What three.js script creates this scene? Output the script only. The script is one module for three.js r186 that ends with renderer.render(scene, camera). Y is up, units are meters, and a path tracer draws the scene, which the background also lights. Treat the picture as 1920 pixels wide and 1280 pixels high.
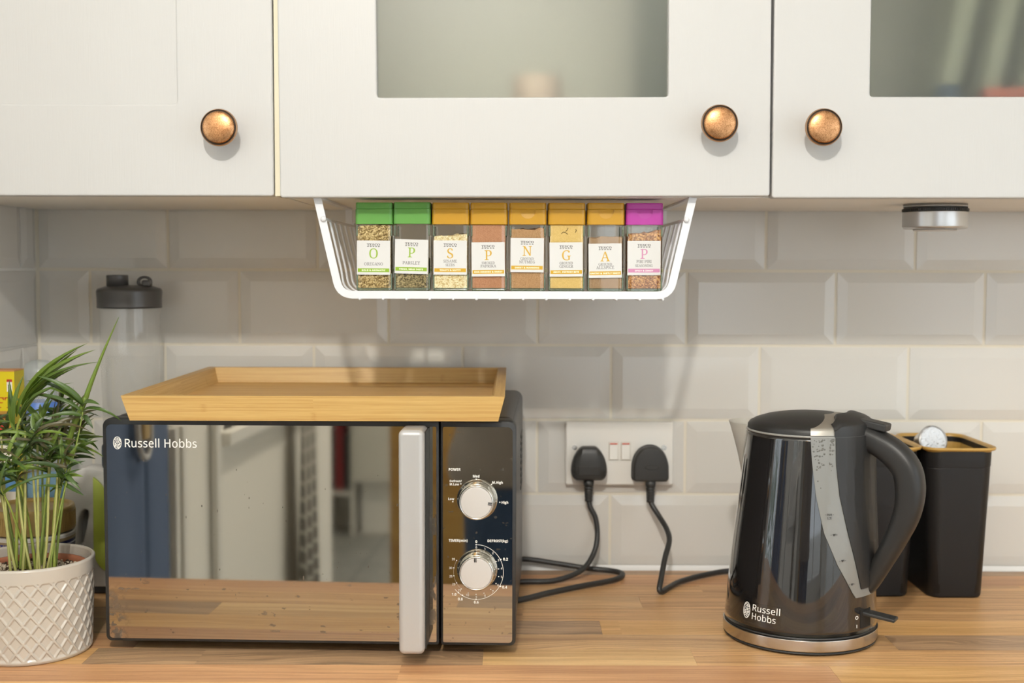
import * as THREE from 'three';
import { RoundedBoxGeometry } from 'three/addons/geometries/RoundedBoxGeometry.js';
import { mergeGeometries, toCreasedNormals } from 'three/addons/utils/BufferGeometryUtils.js';
import { Brush, Evaluator, SUBTRACTION } from 'three-bvh-csg';
import { MarchingCubes } from 'three/addons/objects/MarchingCubes.js';
import { RectAreaLightUniformsLib } from 'three/addons/lights/RectAreaLightUniformsLib.js';

// ------------------------------------------------------------------ camera, sky, exposure
const W = 0.9;                                   // height of the worktop above the floor
const scene = new THREE.Scene();
const camera = new THREE.PerspectiveCamera(31.23, 1.5, 0.05, 60);
camera.position.set(0, W + 0.4133, 1.65);
camera.rotation.order = 'YXZ';
camera.rotation.set(-3.5 * Math.PI / 180, 0, 0.0025);
camera.focus = 1.29;
camera.userData.fStop = 4.8;

const renderer = new THREE.WebGLRenderer({ antialias: true });
renderer.toneMapping = THREE.LinearToneMapping;
renderer.toneMappingExposure = 0.515;
renderer.shadowMap.enabled = true;
RectAreaLightUniformsLib.init();

const SKY = 5.8, LAMP = 12.6;
scene.background = new THREE.Color(0.86, 0.94, 1.0);   // even overcast daylight outside the window
scene.backgroundIntensity = SKY;

// ------------------------------------------------------------------ helpers
const V = (x, y, z) => new THREE.Vector3(x, y, z);
function rng(seed) { let s = seed | 0; return () => { s = (s + 0x6d2b79f5) | 0; let t = Math.imul(s ^ (s >>> 15), 1 | s); t = (t + Math.imul(t ^ (t >>> 7), 61 | t)) ^ t; return ((t ^ (t >>> 14)) >>> 0) / 4294967296; }; }
const hash = (x, y) => { let h = Math.imul(x, 374761393) + Math.imul(y, 668265263) | 0; h = Math.imul(h ^ (h >>> 13), 1274126177); return ((h ^ (h >>> 16)) >>> 0) / 4294967296; };
function noise(x, y) {
  const ix = Math.floor(x), iy = Math.floor(y), fx = x - ix, fy = y - iy, u = fx * fx * (3 - 2 * fx), v = fy * fy * (3 - 2 * fy);
  const a = hash(ix, iy), b = hash(ix + 1, iy), c = hash(ix, iy + 1), d = hash(ix + 1, iy + 1);
  return a + (b - a) * u + (c - a) * v + (a - b - c + d) * u * v;
}
const fbm = (x, y, o = 4) => { let s = 0, a = 0.5, n = 0; for (let i = 0; i < o; i++) { s += a * noise(x + i * 17.3, y + i * 9.1); n += a; a *= 0.5; x *= 2; y *= 2; } return s / n; };
const clamp = (x, a = 0, b = 1) => Math.min(b, Math.max(a, x));
const mix = (a, b, t) => a + (b - a) * t;
const smooth = (a, b, x) => { const t = clamp((x - a) / (b - a)); return t * t * (3 - 2 * t); };
const used = new Map();
function numbered(name) { const n = used.get(name) ?? 0; used.set(name, n + 1); return n ? `${name}_${String(n).padStart(3, '0')}` : name; }
function tag(o, label, category, group) { o.userData.label = label; o.userData.category = category; if (group) o.userData.group = group; return o; }
function thing(name, label, category, x = 0, y = 0, z = 0, turn = 0, group) {
  const o = new THREE.Group(); o.name = numbered(name); o.position.set(x, y, z); o.rotation.y = turn; scene.add(o);
  return tag(o, label, category, group);
}
const partCount = new WeakMap();
function part(parent, name, geo, mat, label) {
  if (Array.isArray(geo)) geo = merge(geo);
  const m = new THREE.Mesh(geo, mat);
  const c = partCount.get(parent) ?? new Map(); partCount.set(parent, c);
  const n = c.get(name) ?? 0; c.set(name, n + 1);
  m.name = n ? `${name}_${String(n).padStart(3, '0')}` : name;
  if (label) m.userData.label = label;
  parent.add(m); return m;
}
function solo(name, geo, mat, label, category, group) {
  if (Array.isArray(geo)) geo = merge(geo);
  const m = new THREE.Mesh(geo, mat); m.name = numbered(name); scene.add(m);
  return tag(m, label, category, group);
}
function struct(name, geo, mat) {
  if (Array.isArray(geo)) geo = merge(geo);
  const m = new THREE.Mesh(geo, mat); m.name = name; m.userData.kind = 'structure'; scene.add(m); return m;
}
function merge(list) {
  const flat = list.map((g) => { const q = g.index ? g.toNonIndexed() : g.clone(); for (const k of Object.keys(q.attributes)) if (!['position', 'normal', 'uv'].includes(k)) q.deleteAttribute(k); if (!q.attributes.uv) q.setAttribute('uv', new THREE.BufferAttribute(new Float32Array(q.attributes.position.count * 2), 2)); q.morphAttributes = {}; return q; });
  return mergeGeometries(flat, false);
}
const move = (g, x, y, z) => g.translate(x, y, z);
const bx = (w, h, d, x = 0, y = 0, z = 0) => boxUV(new THREE.BoxGeometry(w, h, d).translate(x, y, z));
const span = (x0, x1, y0, y1, z0, z1) => bx(x1 - x0, y1 - y0, z1 - z0, (x0 + x1) / 2, (y0 + y1) / 2, (z0 + z1) / 2);
const rb = (w, h, d, r, x = 0, y = 0, z = 0, seg = 3) => boxUV(new RoundedBoxGeometry(w, h, d, seg, Math.min(r, w / 2.01, h / 2.01, d / 2.01)).translate(x, y, z));
const cyl = (r0, r1, h, x = 0, y = 0, z = 0, seg = 40) => new THREE.CylinderGeometry(r0, r1, h, seg).translate(x, y, z);
const lathe = (pts, seg = 64) => new THREE.LatheGeometry(pts.map((p) => new THREE.Vector2(p[0], p[1])), seg);
function boxUV(g) {                                // uv in metres, by the axis each face looks along
  const q = g.index ? g.toNonIndexed() : g, p = q.attributes.position, n = q.attributes.normal, uv = new Float32Array(p.count * 2);
  for (let i = 0; i < p.count; i++) {
    const a = Math.abs(n.getX(i)), b = Math.abs(n.getY(i)), c = Math.abs(n.getZ(i));
    if (c >= a && c >= b) { uv[2 * i] = p.getX(i); uv[2 * i + 1] = p.getY(i); } else if (b >= a) { uv[2 * i] = p.getX(i); uv[2 * i + 1] = p.getZ(i); } else { uv[2 * i] = p.getZ(i); uv[2 * i + 1] = p.getY(i); }
  }
  q.setAttribute('uv', new THREE.BufferAttribute(uv, 2)); return q;
}
function curve(pts, tension = 0.5) { return new THREE.CatmullRomCurve3(pts.map((p) => (p.isVector3 ? p : V(...p))), false, 'catmullrom', tension); }
function tube(pts, r, seg = 60, rad = 10, closed = false) { const c = new THREE.CatmullRomCurve3(pts.map((p) => (p.isVector3 ? p : V(...p))), closed, 'centripetal'); return new THREE.TubeGeometry(c, seg, r, rad, closed); }
const capsule = (a, b, r, rad = 10) => { const d = V(...b).sub(V(...a)), L = d.length(), g = new THREE.CapsuleGeometry(r, L, 4, rad); g.applyQuaternion(new THREE.Quaternion().setFromUnitVectors(V(0, 1, 0), d.normalize())); return g.translate((a[0] + b[0]) / 2, (a[1] + b[1]) / 2, (a[2] + b[2]) / 2); };
// a swept surface: rings[i] = list of points, joined ring to ring
function sweep(rings, { closed = true, caps = true } = {}) {
  const n = rings[0].length, pos = [], uv = [], idx = [];
  rings.forEach((r, i) => r.forEach((p, j) => { pos.push(p.x, p.y, p.z); uv.push(j / (closed ? n : n - 1), i / (rings.length - 1)); }));
  const m = closed ? n : n - 1;
  for (let i = 0; i < rings.length - 1; i++) for (let j = 0; j < m; j++) { const a = i * n + j, b = i * n + (j + 1) % n, c = a + n, d = b + n; idx.push(a, b, c, b, d, c); }
  if (caps && closed) for (const [k, flip] of [[0, true], [rings.length - 1, false]]) {
    const c = rings[k].reduce((s, p) => s.add(p), V(0, 0, 0)).multiplyScalar(1 / n), at = pos.length / 3;
    pos.push(c.x, c.y, c.z); uv.push(0.5, 0.5);
    for (let j = 0; j < n; j++) { const a = k * n + j, b = k * n + (j + 1) % n; flip ? idx.push(at, b, a) : idx.push(at, a, b); }
  }
  const g = new THREE.BufferGeometry();
  g.setAttribute('position', new THREE.Float32BufferAttribute(pos, 3)); g.setAttribute('uv', new THREE.Float32BufferAttribute(uv, 2)); g.setIndex(idx); g.computeVertexNormals();
  return g;
}
function taperTube(pts, r0, r1, seg = 14, rad = 6) {
  const c = curve(pts), fr = c.computeFrenetFrames(seg, false), rings = [];
  for (let i = 0; i <= seg; i++) { const p = c.getPointAt(i / seg), r = mix(r0, r1, i / seg), ring = []; for (let j = 0; j < rad; j++) { const a = j / rad * 2 * Math.PI; ring.push(p.clone().addScaledVector(fr.normals[i], Math.cos(a) * r).addScaledVector(fr.binormals[i], Math.sin(a) * r)); } rings.push(ring); }
  return sweep(rings);
}
function tex(w, h, f, srgb = true) {
  const d = new Uint8Array(w * h * 4);
  for (let y = 0; y < h; y++) for (let x = 0; x < w; x++) { const c = f(x / w, y / h, x, y), o = (y * w + x) * 4; if (c.length) { d[o] = c[0]; d[o + 1] = c[1]; d[o + 2] = c[2]; } else d[o] = d[o + 1] = d[o + 2] = clamp(c) * 255; d[o + 3] = 255; }
  const t = new THREE.DataTexture(d, w, h); t.wrapS = t.wrapT = THREE.RepeatWrapping; t.magFilter = THREE.LinearFilter; t.minFilter = THREE.LinearMipmapLinearFilter; t.generateMipmaps = true; if (srgb) t.colorSpace = THREE.SRGBColorSpace; t.needsUpdate = true; return t;
}
function canvasTex(w, h, draw, srgb = true) {
  const c = document.createElement('canvas'); c.width = w; c.height = h; draw(c.getContext('2d'), w, h);
  const t = new THREE.CanvasTexture(c); if (srgb) t.colorSpace = THREE.SRGBColorSpace; t.anisotropy = 8; return t;
}
const rep = (t, sx, sy) => { const q = t.clone(); q.repeat.set(sx, sy); q.needsUpdate = true; return q; };
const S = (o) => new THREE.MeshStandardMaterial(o), P = (o) => new THREE.MeshPhysicalMaterial(o);
const rgb = (r, g, b) => new THREE.Color().setRGB(r, g, b);

// ------------------------------------------------------------------ materials
const brush = tex(256, 256, (u, v, x, y) => 0.35 + 0.3 * noise(x * 0.42, y * 0.02) + 0.25 * noise(x * 0.9, y * 0.045) + 0.1 * hash(x, y), false);
const paintBump = rep(brush, 9, 9), paintBumpH = rep(brush, 9, 9); paintBumpH.rotation = Math.PI / 2; paintBumpH.center.set(0, 0);
const M = {};
M.paint = P({ color: rgb(0.515, 0.508, 0.495), roughness: 0.42, bumpMap: paintBump, bumpScale: 0.0001 });
M.cream = P({ color: rgb(0.72, 0.66, 0.50), roughness: 0.55 });
M.carcass = P({ color: rgb(0.86, 0.83, 0.77), roughness: 0.5 });
M.plaster = S({ color: rgb(0.87, 0.85, 0.80), roughness: 0.9 });
M.ceiling = S({ color: rgb(0.84, 0.83, 0.80), roughness: 0.95 });
M.grout = S({ color: rgb(0.74, 0.69, 0.585), roughness: 0.9, bumpMap: tex(128, 128, (u, v, x, y) => hash(x, y), false), bumpScale: 0.0004 });
M.caulk = P({ color: rgb(0.82, 0.81, 0.79), roughness: 0.3 });
M.tile = [[0.655, 0.635, 0.590], [0.665, 0.645, 0.60], [0.645, 0.628, 0.588]].map((c) => P({ color: rgb(...c), roughness: 0.16, ior: 1.5 }));
M.blackPlastic = P({ color: rgb(0.022, 0.022, 0.022), roughness: 0.42, bumpMap: rep(tex(128, 128, (u, v, x, y) => hash(x, y), false), 60, 60), bumpScale: 0.0001 });
M.blackMatte = P({ color: rgb(0.020, 0.0195, 0.019), roughness: 0.42, specularIntensity: 0.8 });
M.blackGloss = P({ color: rgb(0.012, 0.011, 0.011), roughness: 0.05, clearcoat: 1, clearcoatRoughness: 0.02 });
M.rubber = P({ color: rgb(0.028, 0.028, 0.027), roughness: 0.45 });
M.chrome = P({ color: rgb(0.78, 0.77, 0.75), metalness: 1, roughness: 0.12 });
M.steel = P({ color: rgb(0.56, 0.53, 0.49), metalness: 1, roughness: 0.2 });
M.silverPlastic = P({ color: rgb(0.46, 0.45, 0.44), roughness: 0.38, metalness: 0.25 });
M.whiteEnamel = P({ color: rgb(0.72, 0.73, 0.75), roughness: 0.3 });
M.whitePlastic = P({ color: rgb(0.80, 0.78, 0.73), roughness: 0.3 });
M.red = P({ color: rgb(0.70, 0.13, 0.08), roughness: 0.4 });
M.clear = P({ color: rgb(0.95, 0.97, 0.96), transmission: 1, thickness: 0, roughness: 0.04, ior: 1.45 });
M.jarGlass = P({ color: rgb(0.97, 0.98, 0.96), transmission: 1, thickness: 0, roughness: 0.02, ior: 1.5 });
M.jarThick = P({ color: rgb(0.42, 0.50, 0.38), roughness: 0.08, transmission: 0.75, thickness: 0, ior: 1.5 });
M.goldPlastic = P({ color: rgb(0.52, 0.36, 0.13), roughness: 0.35, metalness: 0.25 });

// ------------------------------------------------------------------ wood
function staveTex(seed, c0, c1, swirl) {
  return tex(2048, 128, (u, v) => {
    const wob = fbm(u * 5 + seed * 7, v * 1.3 + seed, 3) - 0.5, wide = fbm(u * 2.2 + seed * 3, v * 2 + wob * 2 + seed, 3);
    const flow = v * 9 + wob * swirl * 9 + seed * 13, ring = fbm(u * 1.6 + seed, flow, 3), ray = noise(u * 9 + seed, flow * 5), pore = noise(u * 150 + seed * 31, v * 120 + wob * 30);
    const streak = fbm(u * 12 + seed * 3, v * 46 + wob * swirl * 40, 3), hair = noise(u * 7 + seed * 17, v * 105 + wob * swirl * 80), fleck = noise(u * 70 + seed * 5, v * 34);
    let t = 0.42 + (ring - 0.5) * 1.1 + (wide - 0.5) * 0.8 + (streak - 0.5) * 1.0 + (ray - 0.5) * 0.12 + (fleck - 0.5) * 0.14;
    t += smooth(0.66, 0.84, hair) * 0.40 + (pore > 0.82 ? 0.16 : 0);
    const line = smooth(0.60, 0.72, noise(u * 2.5 + seed * 5, flow * 2.2)) * 0.26;
    const k = clamp(t + line, 0, 1.25);
    return [0, 1, 2].map((i) => mix(c0[i], c1[i], k));
  });
}
const woodMaps = [
  staveTex(1, [232, 194, 140], [194, 152, 102], 0.25), staveTex(2, [232, 188, 134], [186, 141, 97], 0.4),
  staveTex(3, [196, 160, 124], [142, 114, 88], 0.7), staveTex(4, [226, 178, 130], [188, 138, 98], 0.3),
  staveTex(5, [222, 182, 132], [176, 136, 96], 0.9), staveTex(6, [228, 184, 126], [192, 144, 88], 0.5),
];
const woodMat = woodMaps.map((t) => P({ map: t, roughness: 0.40, color: rgb(1.0, 0.99, 0.96), bumpMap: t, bumpScale: 0.00008 }));
const TONE = { L: 0, M: 1, D: 2, R: 3, S: 4, O: 5 };
const bambooTex = tex(1024, 256, (u, v) => {
  const strip = Math.floor(v * 14), tone = hash(strip, 5) * 0.5, g = fbm(u * 4 + strip * 3.7, v * 90, 3), fine = noise(u * 40 + strip, v * 300);
  const knot = Math.exp(-(((u + hash(strip, 9)) % 1 - 0.5) ** 2) * 26000) * (hash(strip, 11) > 0.62 ? 0.55 : 0) * (0.4 + noise(u * 300, v * 200));
  const k = clamp(tone * 0.5 + g * 0.7 + fine * 0.15 - 0.1 + knot * 0.4);
  return [mix(232, 186, k), mix(190, 132, k), mix(122, 68, k)];
});
const bambooMat = P({ map: rep(bambooTex, 2.3, 8), roughness: 0.42, color: rgb(0.82, 0.88, 0.87) });

// ------------------------------------------------------------------ the room
const X0 = -0.64, X1 = 1.6, ZB = 5.2, TOP = W + 1.5, XL = -1.9, ZL = 2.42;
struct('floor', span(XL - 0.1, X1 + 0.1, -0.06, 0, -0.12, ZB + 0.1), P({ roughness: 0.5, color: rgb(0.66, 0.65, 0.61), map: rep(tex(256, 256, (u, v) => { const k = 205 + 36 * fbm(u * 30, v * 30, 3); const j = (u * 4 % 1 < 0.02 || v * 4 % 1 < 0.02) ? 0.75 : 1; return [k * j, k * j, k * j]; }), 0.8, 0.8) }));
struct('ceiling', span(XL - 0.1, X1 + 0.1, TOP, TOP + 0.06, -0.12, ZB + 0.1), M.ceiling);
const wallBack = struct('wall_back', span(X0 - 0.1, X1 + 0.1, 0, TOP, -0.12, -0.0019), M.grout);
const WZ0 = 1.45, WZ1 = 2.30, WY0 = W + 0.09, WY1 = W + 1.18;         // window opening in the left wall
const wallLeft = struct('wall_left', [
  span(X0 - 0.12, X0 - 0.0035, 0, TOP, -0.0035, 0.56), span(X0 - 0.12, X0 - 0.0035, 0, 0.25, 0.56, 0.865), span(X0 - 0.12, X0 - 0.0035, WY1, TOP, 0.56, 0.865), span(X0 - 0.12, X0 - 0.0035, 0, TOP, 0.865, WZ0), span(X0 - 0.12, X0 - 0.0035, 0, WY0, WZ0, WZ1), span(X0 - 0.12, X0 - 0.0035, WY1, TOP, WZ0, WZ1), span(X0 - 0.12, X0 - 0.0035, 0, TOP, WZ1, ZL),
  span(XL, X0 - 0.12, 0, TOP, ZL - 0.12, ZL)], M.plaster);
struct('wall_hall', span(XL - 0.1, XL, 0, TOP, ZL - 0.12, ZB), M.plaster);
struct('wall_right', [span(X1, X1 + 0.1, 0, TOP, -0.0035, 0.95), span(X1, X1 + 0.1, 0, TOP, 3.6, ZB), span(X1, X1 + 0.1, 0, 0.06, 0.95, 3.6), span(X1, X1 + 0.1, W + 1.25, TOP, 0.95, 3.6)], M.plaster);
struct('wall_front', [span(XL, -0.62, 0, TOP, ZB, ZB + 0.1), span(1.45, X1, 0, TOP, ZB, ZB + 0.1), span(-0.62, 1.45, 0, 0.06, ZB, ZB + 0.1), span(-0.62, 1.45, 2.15, TOP, ZB, ZB + 0.1)], M.plaster);

// bevelled metro tiles
function tileGeo(w, h) {
  const b = 0.0135, t = 0.0035, p = [], n = [];
  const o = [[-w / 2, -h / 2], [w / 2, -h / 2], [w / 2, h / 2], [-w / 2, h / 2]], i = [[-w / 2 + b, -h / 2 + b], [w / 2 - b, -h / 2 + b], [w / 2 - b, h / 2 - b], [-w / 2 + b, h / 2 - b]];
  const quad = (a, c, d, e) => { for (const q of [a, c, d, a, d, e]) p.push(...q); };
  quad([...i[0], 0.0], [...i[1], 0.0], [...i[2], 0.0], [...i[3], 0.0]);
  for (let k = 0; k < 4; k++) { const l = (k + 1) % 4; quad([...o[k], -0.0023], [...o[l], -0.0023], [...i[l], 0], [...i[k], 0]); quad([...o[k], -t - 0.002], [...o[l], -t - 0.002], [...o[l], -0.0023], [...o[k], -0.0023]); }
  const g = new THREE.BufferGeometry(); g.setAttribute('position', new THREE.Float32BufferAttribute(p, 3)); g.computeVertexNormals(); return boxUV(g);
}
const PX = 0.2015, ROWS = [0.0045, 0.1045, 0.2059, 0.3075, 0.4084, 0.5095];
{
  const r = rng(11);
  for (let row = 0; row < 5; row++) {
    const h = ROWS[row + 1] - ROWS[row] - 0.0040, phase = row % 2 ? 0.0345 : 0.1345 + (row === 4 ? 0.006 : 0), yc = W + (ROWS[row] + ROWS[row + 1]) / 2;
    const full = tileGeo(PX - 0.0040, h);
    for (let k = -5; k < 6; k++) {
      let a = phase + (k - 1) * PX, b = a + PX; if (b < X0 + 0.01 || a > 1.1) continue;
      let g = full; if (a < X0) { a = X0; g = tileGeo(b - a - 0.0040, h); }
      const m = part(wallBack, 'tile', g, M.tile[Math.floor(r() * 3)]); m.position.set((a + b) / 2, yc, 0.0012); m.rotation.set((r() - 0.5) * 0.004, (r() - 0.5) * 0.004, 0);
    }
    // the same courses on the left wall
    let z = row % 2 ? -0.05 : -0.148; 
    for (let k = 0; k < 5; k++) {
      let a = z + k * PX, b = a + PX; if (b < 0.02 || a > 0.50) continue; if (a < 0.002) a = 0.002; if (b > 0.545) b = 0.545;
      const m = part(wallLeft, 'tile', b - a > PX - 0.001 ? full : tileGeo(b - a - 0.0040, h), M.tile[Math.floor(r() * 3)]); m.position.set(X0 + 0.0012, yc, (a + b) / 2); m.rotation.set(0, Math.PI / 2 + (r() - 0.5) * 0.004, 0);
    }
  }
}
{ // silicone bead along the back of the worktop
  const s = new THREE.Shape(); s.moveTo(0, 0); s.lineTo(0.006, 0); s.quadraticCurveTo(0.0022, 0.0022, 0.0005, 0.0062); s.lineTo(0, 0.0062); s.closePath();
  const g = new THREE.ExtrudeGeometry(s, { depth: X1 - X0, bevelEnabled: false, curveSegments: 8 }); g.rotateY(Math.PI / 2); g.scale(1, 1, -1); const q = g.toNonIndexed(); 
  // the profile now runs in z, the bead along x
  const p = q.attributes.position; for (let i = 0; i < p.count; i += 3) { const a = [p.getX(i), p.getY(i), p.getZ(i)]; p.setXYZ(i, p.getX(i + 1), p.getY(i + 1), p.getZ(i + 1)); p.setXYZ(i + 1, ...a); } q.computeVertexNormals(); q.translate(X0, W + 0.0003, 0.0005);
  struct('trim_1', q, M.caulk);
}

// ------------------------------------------------------------------ worktop of printed staves
{
  const worktop = tag(new THREE.Mesh(span(X0, X1, W - 0.04, W - 0.0022, 0, 0.672), woodMat[1]), 'long wood-block worktop of tan and brown staves under the tiled wall', 'worktop');
  worktop.name = 'worktop'; scene.add(worktop);
  const r = rng(5), D = 0.0535, given = [
    [['D', 2.3]], [['R', 0.715], ['D', 1.3]], [['M', 0.66], ['O', 1.3]], [['S', 0.16], ['M', 0.655], ['L', 1.3]], [['D', -0.30], ['M', 0.80], ['D', 1.3]],
    [['L', -0.50], ['D', 0.103], ['O', 0.75], ['M', 1.3]], [['R', -0.41], ['S', 0.42], ['D', 0.80], ['R', 1.3]], [['O', -0.447], ['D', -0.03], ['L', 0.194], ['M', 1.3]], [['R', 0.33], ['O', 1.3]],
    [['O', 0.2], ['M', 1.3]], [['D', -0.37], ['L', 0.5], ['M', 1.3]], [['M', -0.08], ['D', 0.6], ['O', 1.3]], [['R', 0.1], ['M', 1.3]],
  ];
  for (let row = 0; row < 13; row++) {
    const z0 = Math.max(0.0, 0.0285 + D * (row - 1)), z1 = Math.min(0.0285 + D * row, 0.67); let x = X0 + 0.001; const list = given[row].slice(); list.push(['S', X1]);
    for (const [tone, end] of list) {
      if (end <= x) continue;
      const L = end - x, w = z1 - z0, g = new THREE.BoxGeometry(L - 0.0002, 0.0045, w - 0.0002).toNonIndexed(), p = g.attributes.position, uv = g.attributes.uv, off = r() * 3, flip = r() > 0.5 ? 1 : -1, vo = r();
      for (let i = 0; i < p.count; i++) uv.setXY(i, (p.getX(i) + L / 2) / 0.9 * flip + off, (p.getZ(i) + w / 2) / 0.056 * 0.97 + 0.01);
      g.translate(x + L / 2, W - 0.00225, (z0 + z1) / 2);
      part(worktop, 'stave', g, woodMat[TONE[tone]]); x = end;
    }
  }
}

// ------------------------------------------------------------------ wall cupboards
const DOORZ = 0.315, FRONT = 0.335;
const frosted = P({ color: rgb(0.92, 0.945, 0.87), transmission: 1, thickness: 0.004, roughness: 0.36, ior: 1.5 });
function knobGeo() {
  const headPts = [[0.0192, 0.0205], [0.0196, 0.0222], [0.0192, 0.0240], [0.0184, 0.0246]], face = [[0.0168, 0.0242], [0.0166, 0.0255], [0.0150, 0.0266], [0.0110, 0.0277], [0.006, 0.0283], [0.0, 0.0285]];
  const neck = lathe([[0.0, 0.0], [0.0085, 0], [0.0085, 0.003], [0.006, 0.006], [0.0055, 0.014], [0.009, 0.0185], [0.016, 0.0195], [0.0192, 0.0205], ...headPts.slice(1)], 56);
  const dark = lathe([[0.0184, 0.0246], [0.0180, 0.0236], [0.0170, 0.0236], [0.0168, 0.0242]], 56);
  const f = lathe(face, 56); const p = f.attributes.position, uv = f.attributes.uv; for (let i = 0; i < p.count; i++) uv.setXY(i, p.getX(i) * 25, p.getZ(i) * 25);
  const list = [neck, dark, f].map((g) => g.toNonIndexed()), g = mergeGeometries(list, true); g.rotateX(Math.PI / 2); return g;
}
const copperMap = tex(256, 256, (u, v, x, y) => { const k = clamp(0.62 * noise(x / 2.2, y / 2.2) + 0.38 * fbm(u * 14, v * 14, 3)); const t = smooth(0.35, 0.72, k); return [mix(206, 158, t), mix(156, 112, t), mix(112, 74, t)]; });
const knobMats = [P({ color: rgb(0.52, 0.34, 0.22), metalness: 1, roughness: 0.34 }), P({ color: rgb(0.05, 0.035, 0.025), metalness: 0.6, roughness: 0.5 }), P({ map: copperMap, metalness: 1, roughness: 0.36 })];
const knobShape = knobGeo();
function doorGeo(x0, x1, y0, y1, hole) {
  const s = new THREE.Shape(), b = 0.002, rr = (sh, a, c, d, e, r) => { sh.moveTo(a + r, d); sh.lineTo(c - r, d); sh.quadraticCurveTo(c, d, c, d + r); sh.lineTo(c, e - r); sh.quadraticCurveTo(c, e, c - r, e); sh.lineTo(a + r, e); sh.quadraticCurveTo(a, e, a, e - r); sh.lineTo(a, d + r); sh.quadraticCurveTo(a, d, a + r, d); };
  rr(s, x0 + b, x1 - b, y0 + b, y1 - b, 0.0015);
  if (hole) { const h = new THREE.Path(); rr(h, hole[0] - b, hole[1] + b, hole[2] - b, hole[3] + b, 0.006); s.holes.push(h); }
  const g = new THREE.ExtrudeGeometry(s, { depth: FRONT - DOORZ - 2 * b, bevelThickness: b, bevelSize: b, bevelSegments: 3, curveSegments: 8 }); g.translate(0, 0, DOORZ + b); return g;
}
function cupboard(name, label, x0, x1, cx0, cx1, hole, knob, tilt, paint, panel) {
  const Y0 = 0.4885, Y1 = 1.205, t = 0.018, c = thing(name, label, 'cupboard', (x0 + x1) / 2, W, 0), ox = -(x0 + x1) / 2;
  const sp = (a, b, d, e, f, h) => span(a + ox, b + ox, d, e, f, h);
  part(c, 'carcass', [sp(cx0, cx0 + t, Y0, Y1, 0.004, DOORZ - 0.001), sp(cx1 - t, cx1, Y0, Y1, 0.004, DOORZ - 0.001), sp(cx0 + t, cx1 - t, Y0, Y0 + t, 0.004, DOORZ - 0.001), sp(cx0 + t, cx1 - t, Y1 - t, Y1, 0.004, DOORZ - 0.001), sp(cx0 + t, cx1 - t, Y0 + t, Y1 - t, 0.004, 0.016), sp(cx0 + t, cx1 - t, 0.86, 0.876, 0.016, 0.26)], M.carcass);
  const door = part(c, 'door', doorGeo(x0 + ox, x1 + ox, Y0 - 0.0005, Y1, hole && [hole[0] + ox, hole[1] + ox, hole[2], hole[3]]), paint);
  door.rotation.z = tilt; door.position.y = 0; 
  if (hole && !panel) { const g = rb(hole[1] - hole[0] + 0.02, hole[3] - hole[2] + 0.02, 0.004, 0.0008, (hole[0] + hole[1]) / 2 + ox, (hole[2] + hole[3]) / 2, 0.3235); part(door, 'glass_pane', g, frosted, 'frosted glass pane'); }
  if (panel) part(door, 'recessed_panel', span(hole[0] - 0.01 + ox, hole[1] + 0.01 + ox, hole[2] - 0.01, hole[3] + 0.01, 0.322, FRONT - 0.0012), paint);
  const k = part(door, 'knob', knobShape, knobMats, 'round antique copper knob with a dark groove'); k.scale.z = 1.14; k.position.set(knob[0] + ox, knob[1], FRONT - 0.0004);
  return c;
}
cupboard('wall_cupboard', 'white painted cupboard with a solid panelled door above the plant', -0.637, -0.2553, -0.637, -0.2490, [-0.60, -0.3575, 0.5855, 1.11], [-0.3068, 0.5578], 0.001, M.paint, true);
cupboard('wall_cupboard', 'white cupboard with a frosted glass door above the spice rack', -0.2463, 0.2785, -0.2463, 0.2788, [-0.1412, 0.1690, 0.5937, 1.10], [0.2198, 0.5625], 0.0055, M.paint);
cupboard('wall_cupboard', 'white cupboard with a frosted glass door above the kettle', 0.2790, 0.806, 0.2792, 0.806, [0.3820, 0.704, 0.5955, 1.10], [0.3268, 0.5603], 0.002, M.paint);
solo('filler_strip', span(-0.2549, -0.2467, W + 0.4885, W + 1.205, 0.290, 0.3305), M.cream, 'narrow cream filler strip between the panelled door and the middle cupboard', 'strip');

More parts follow.
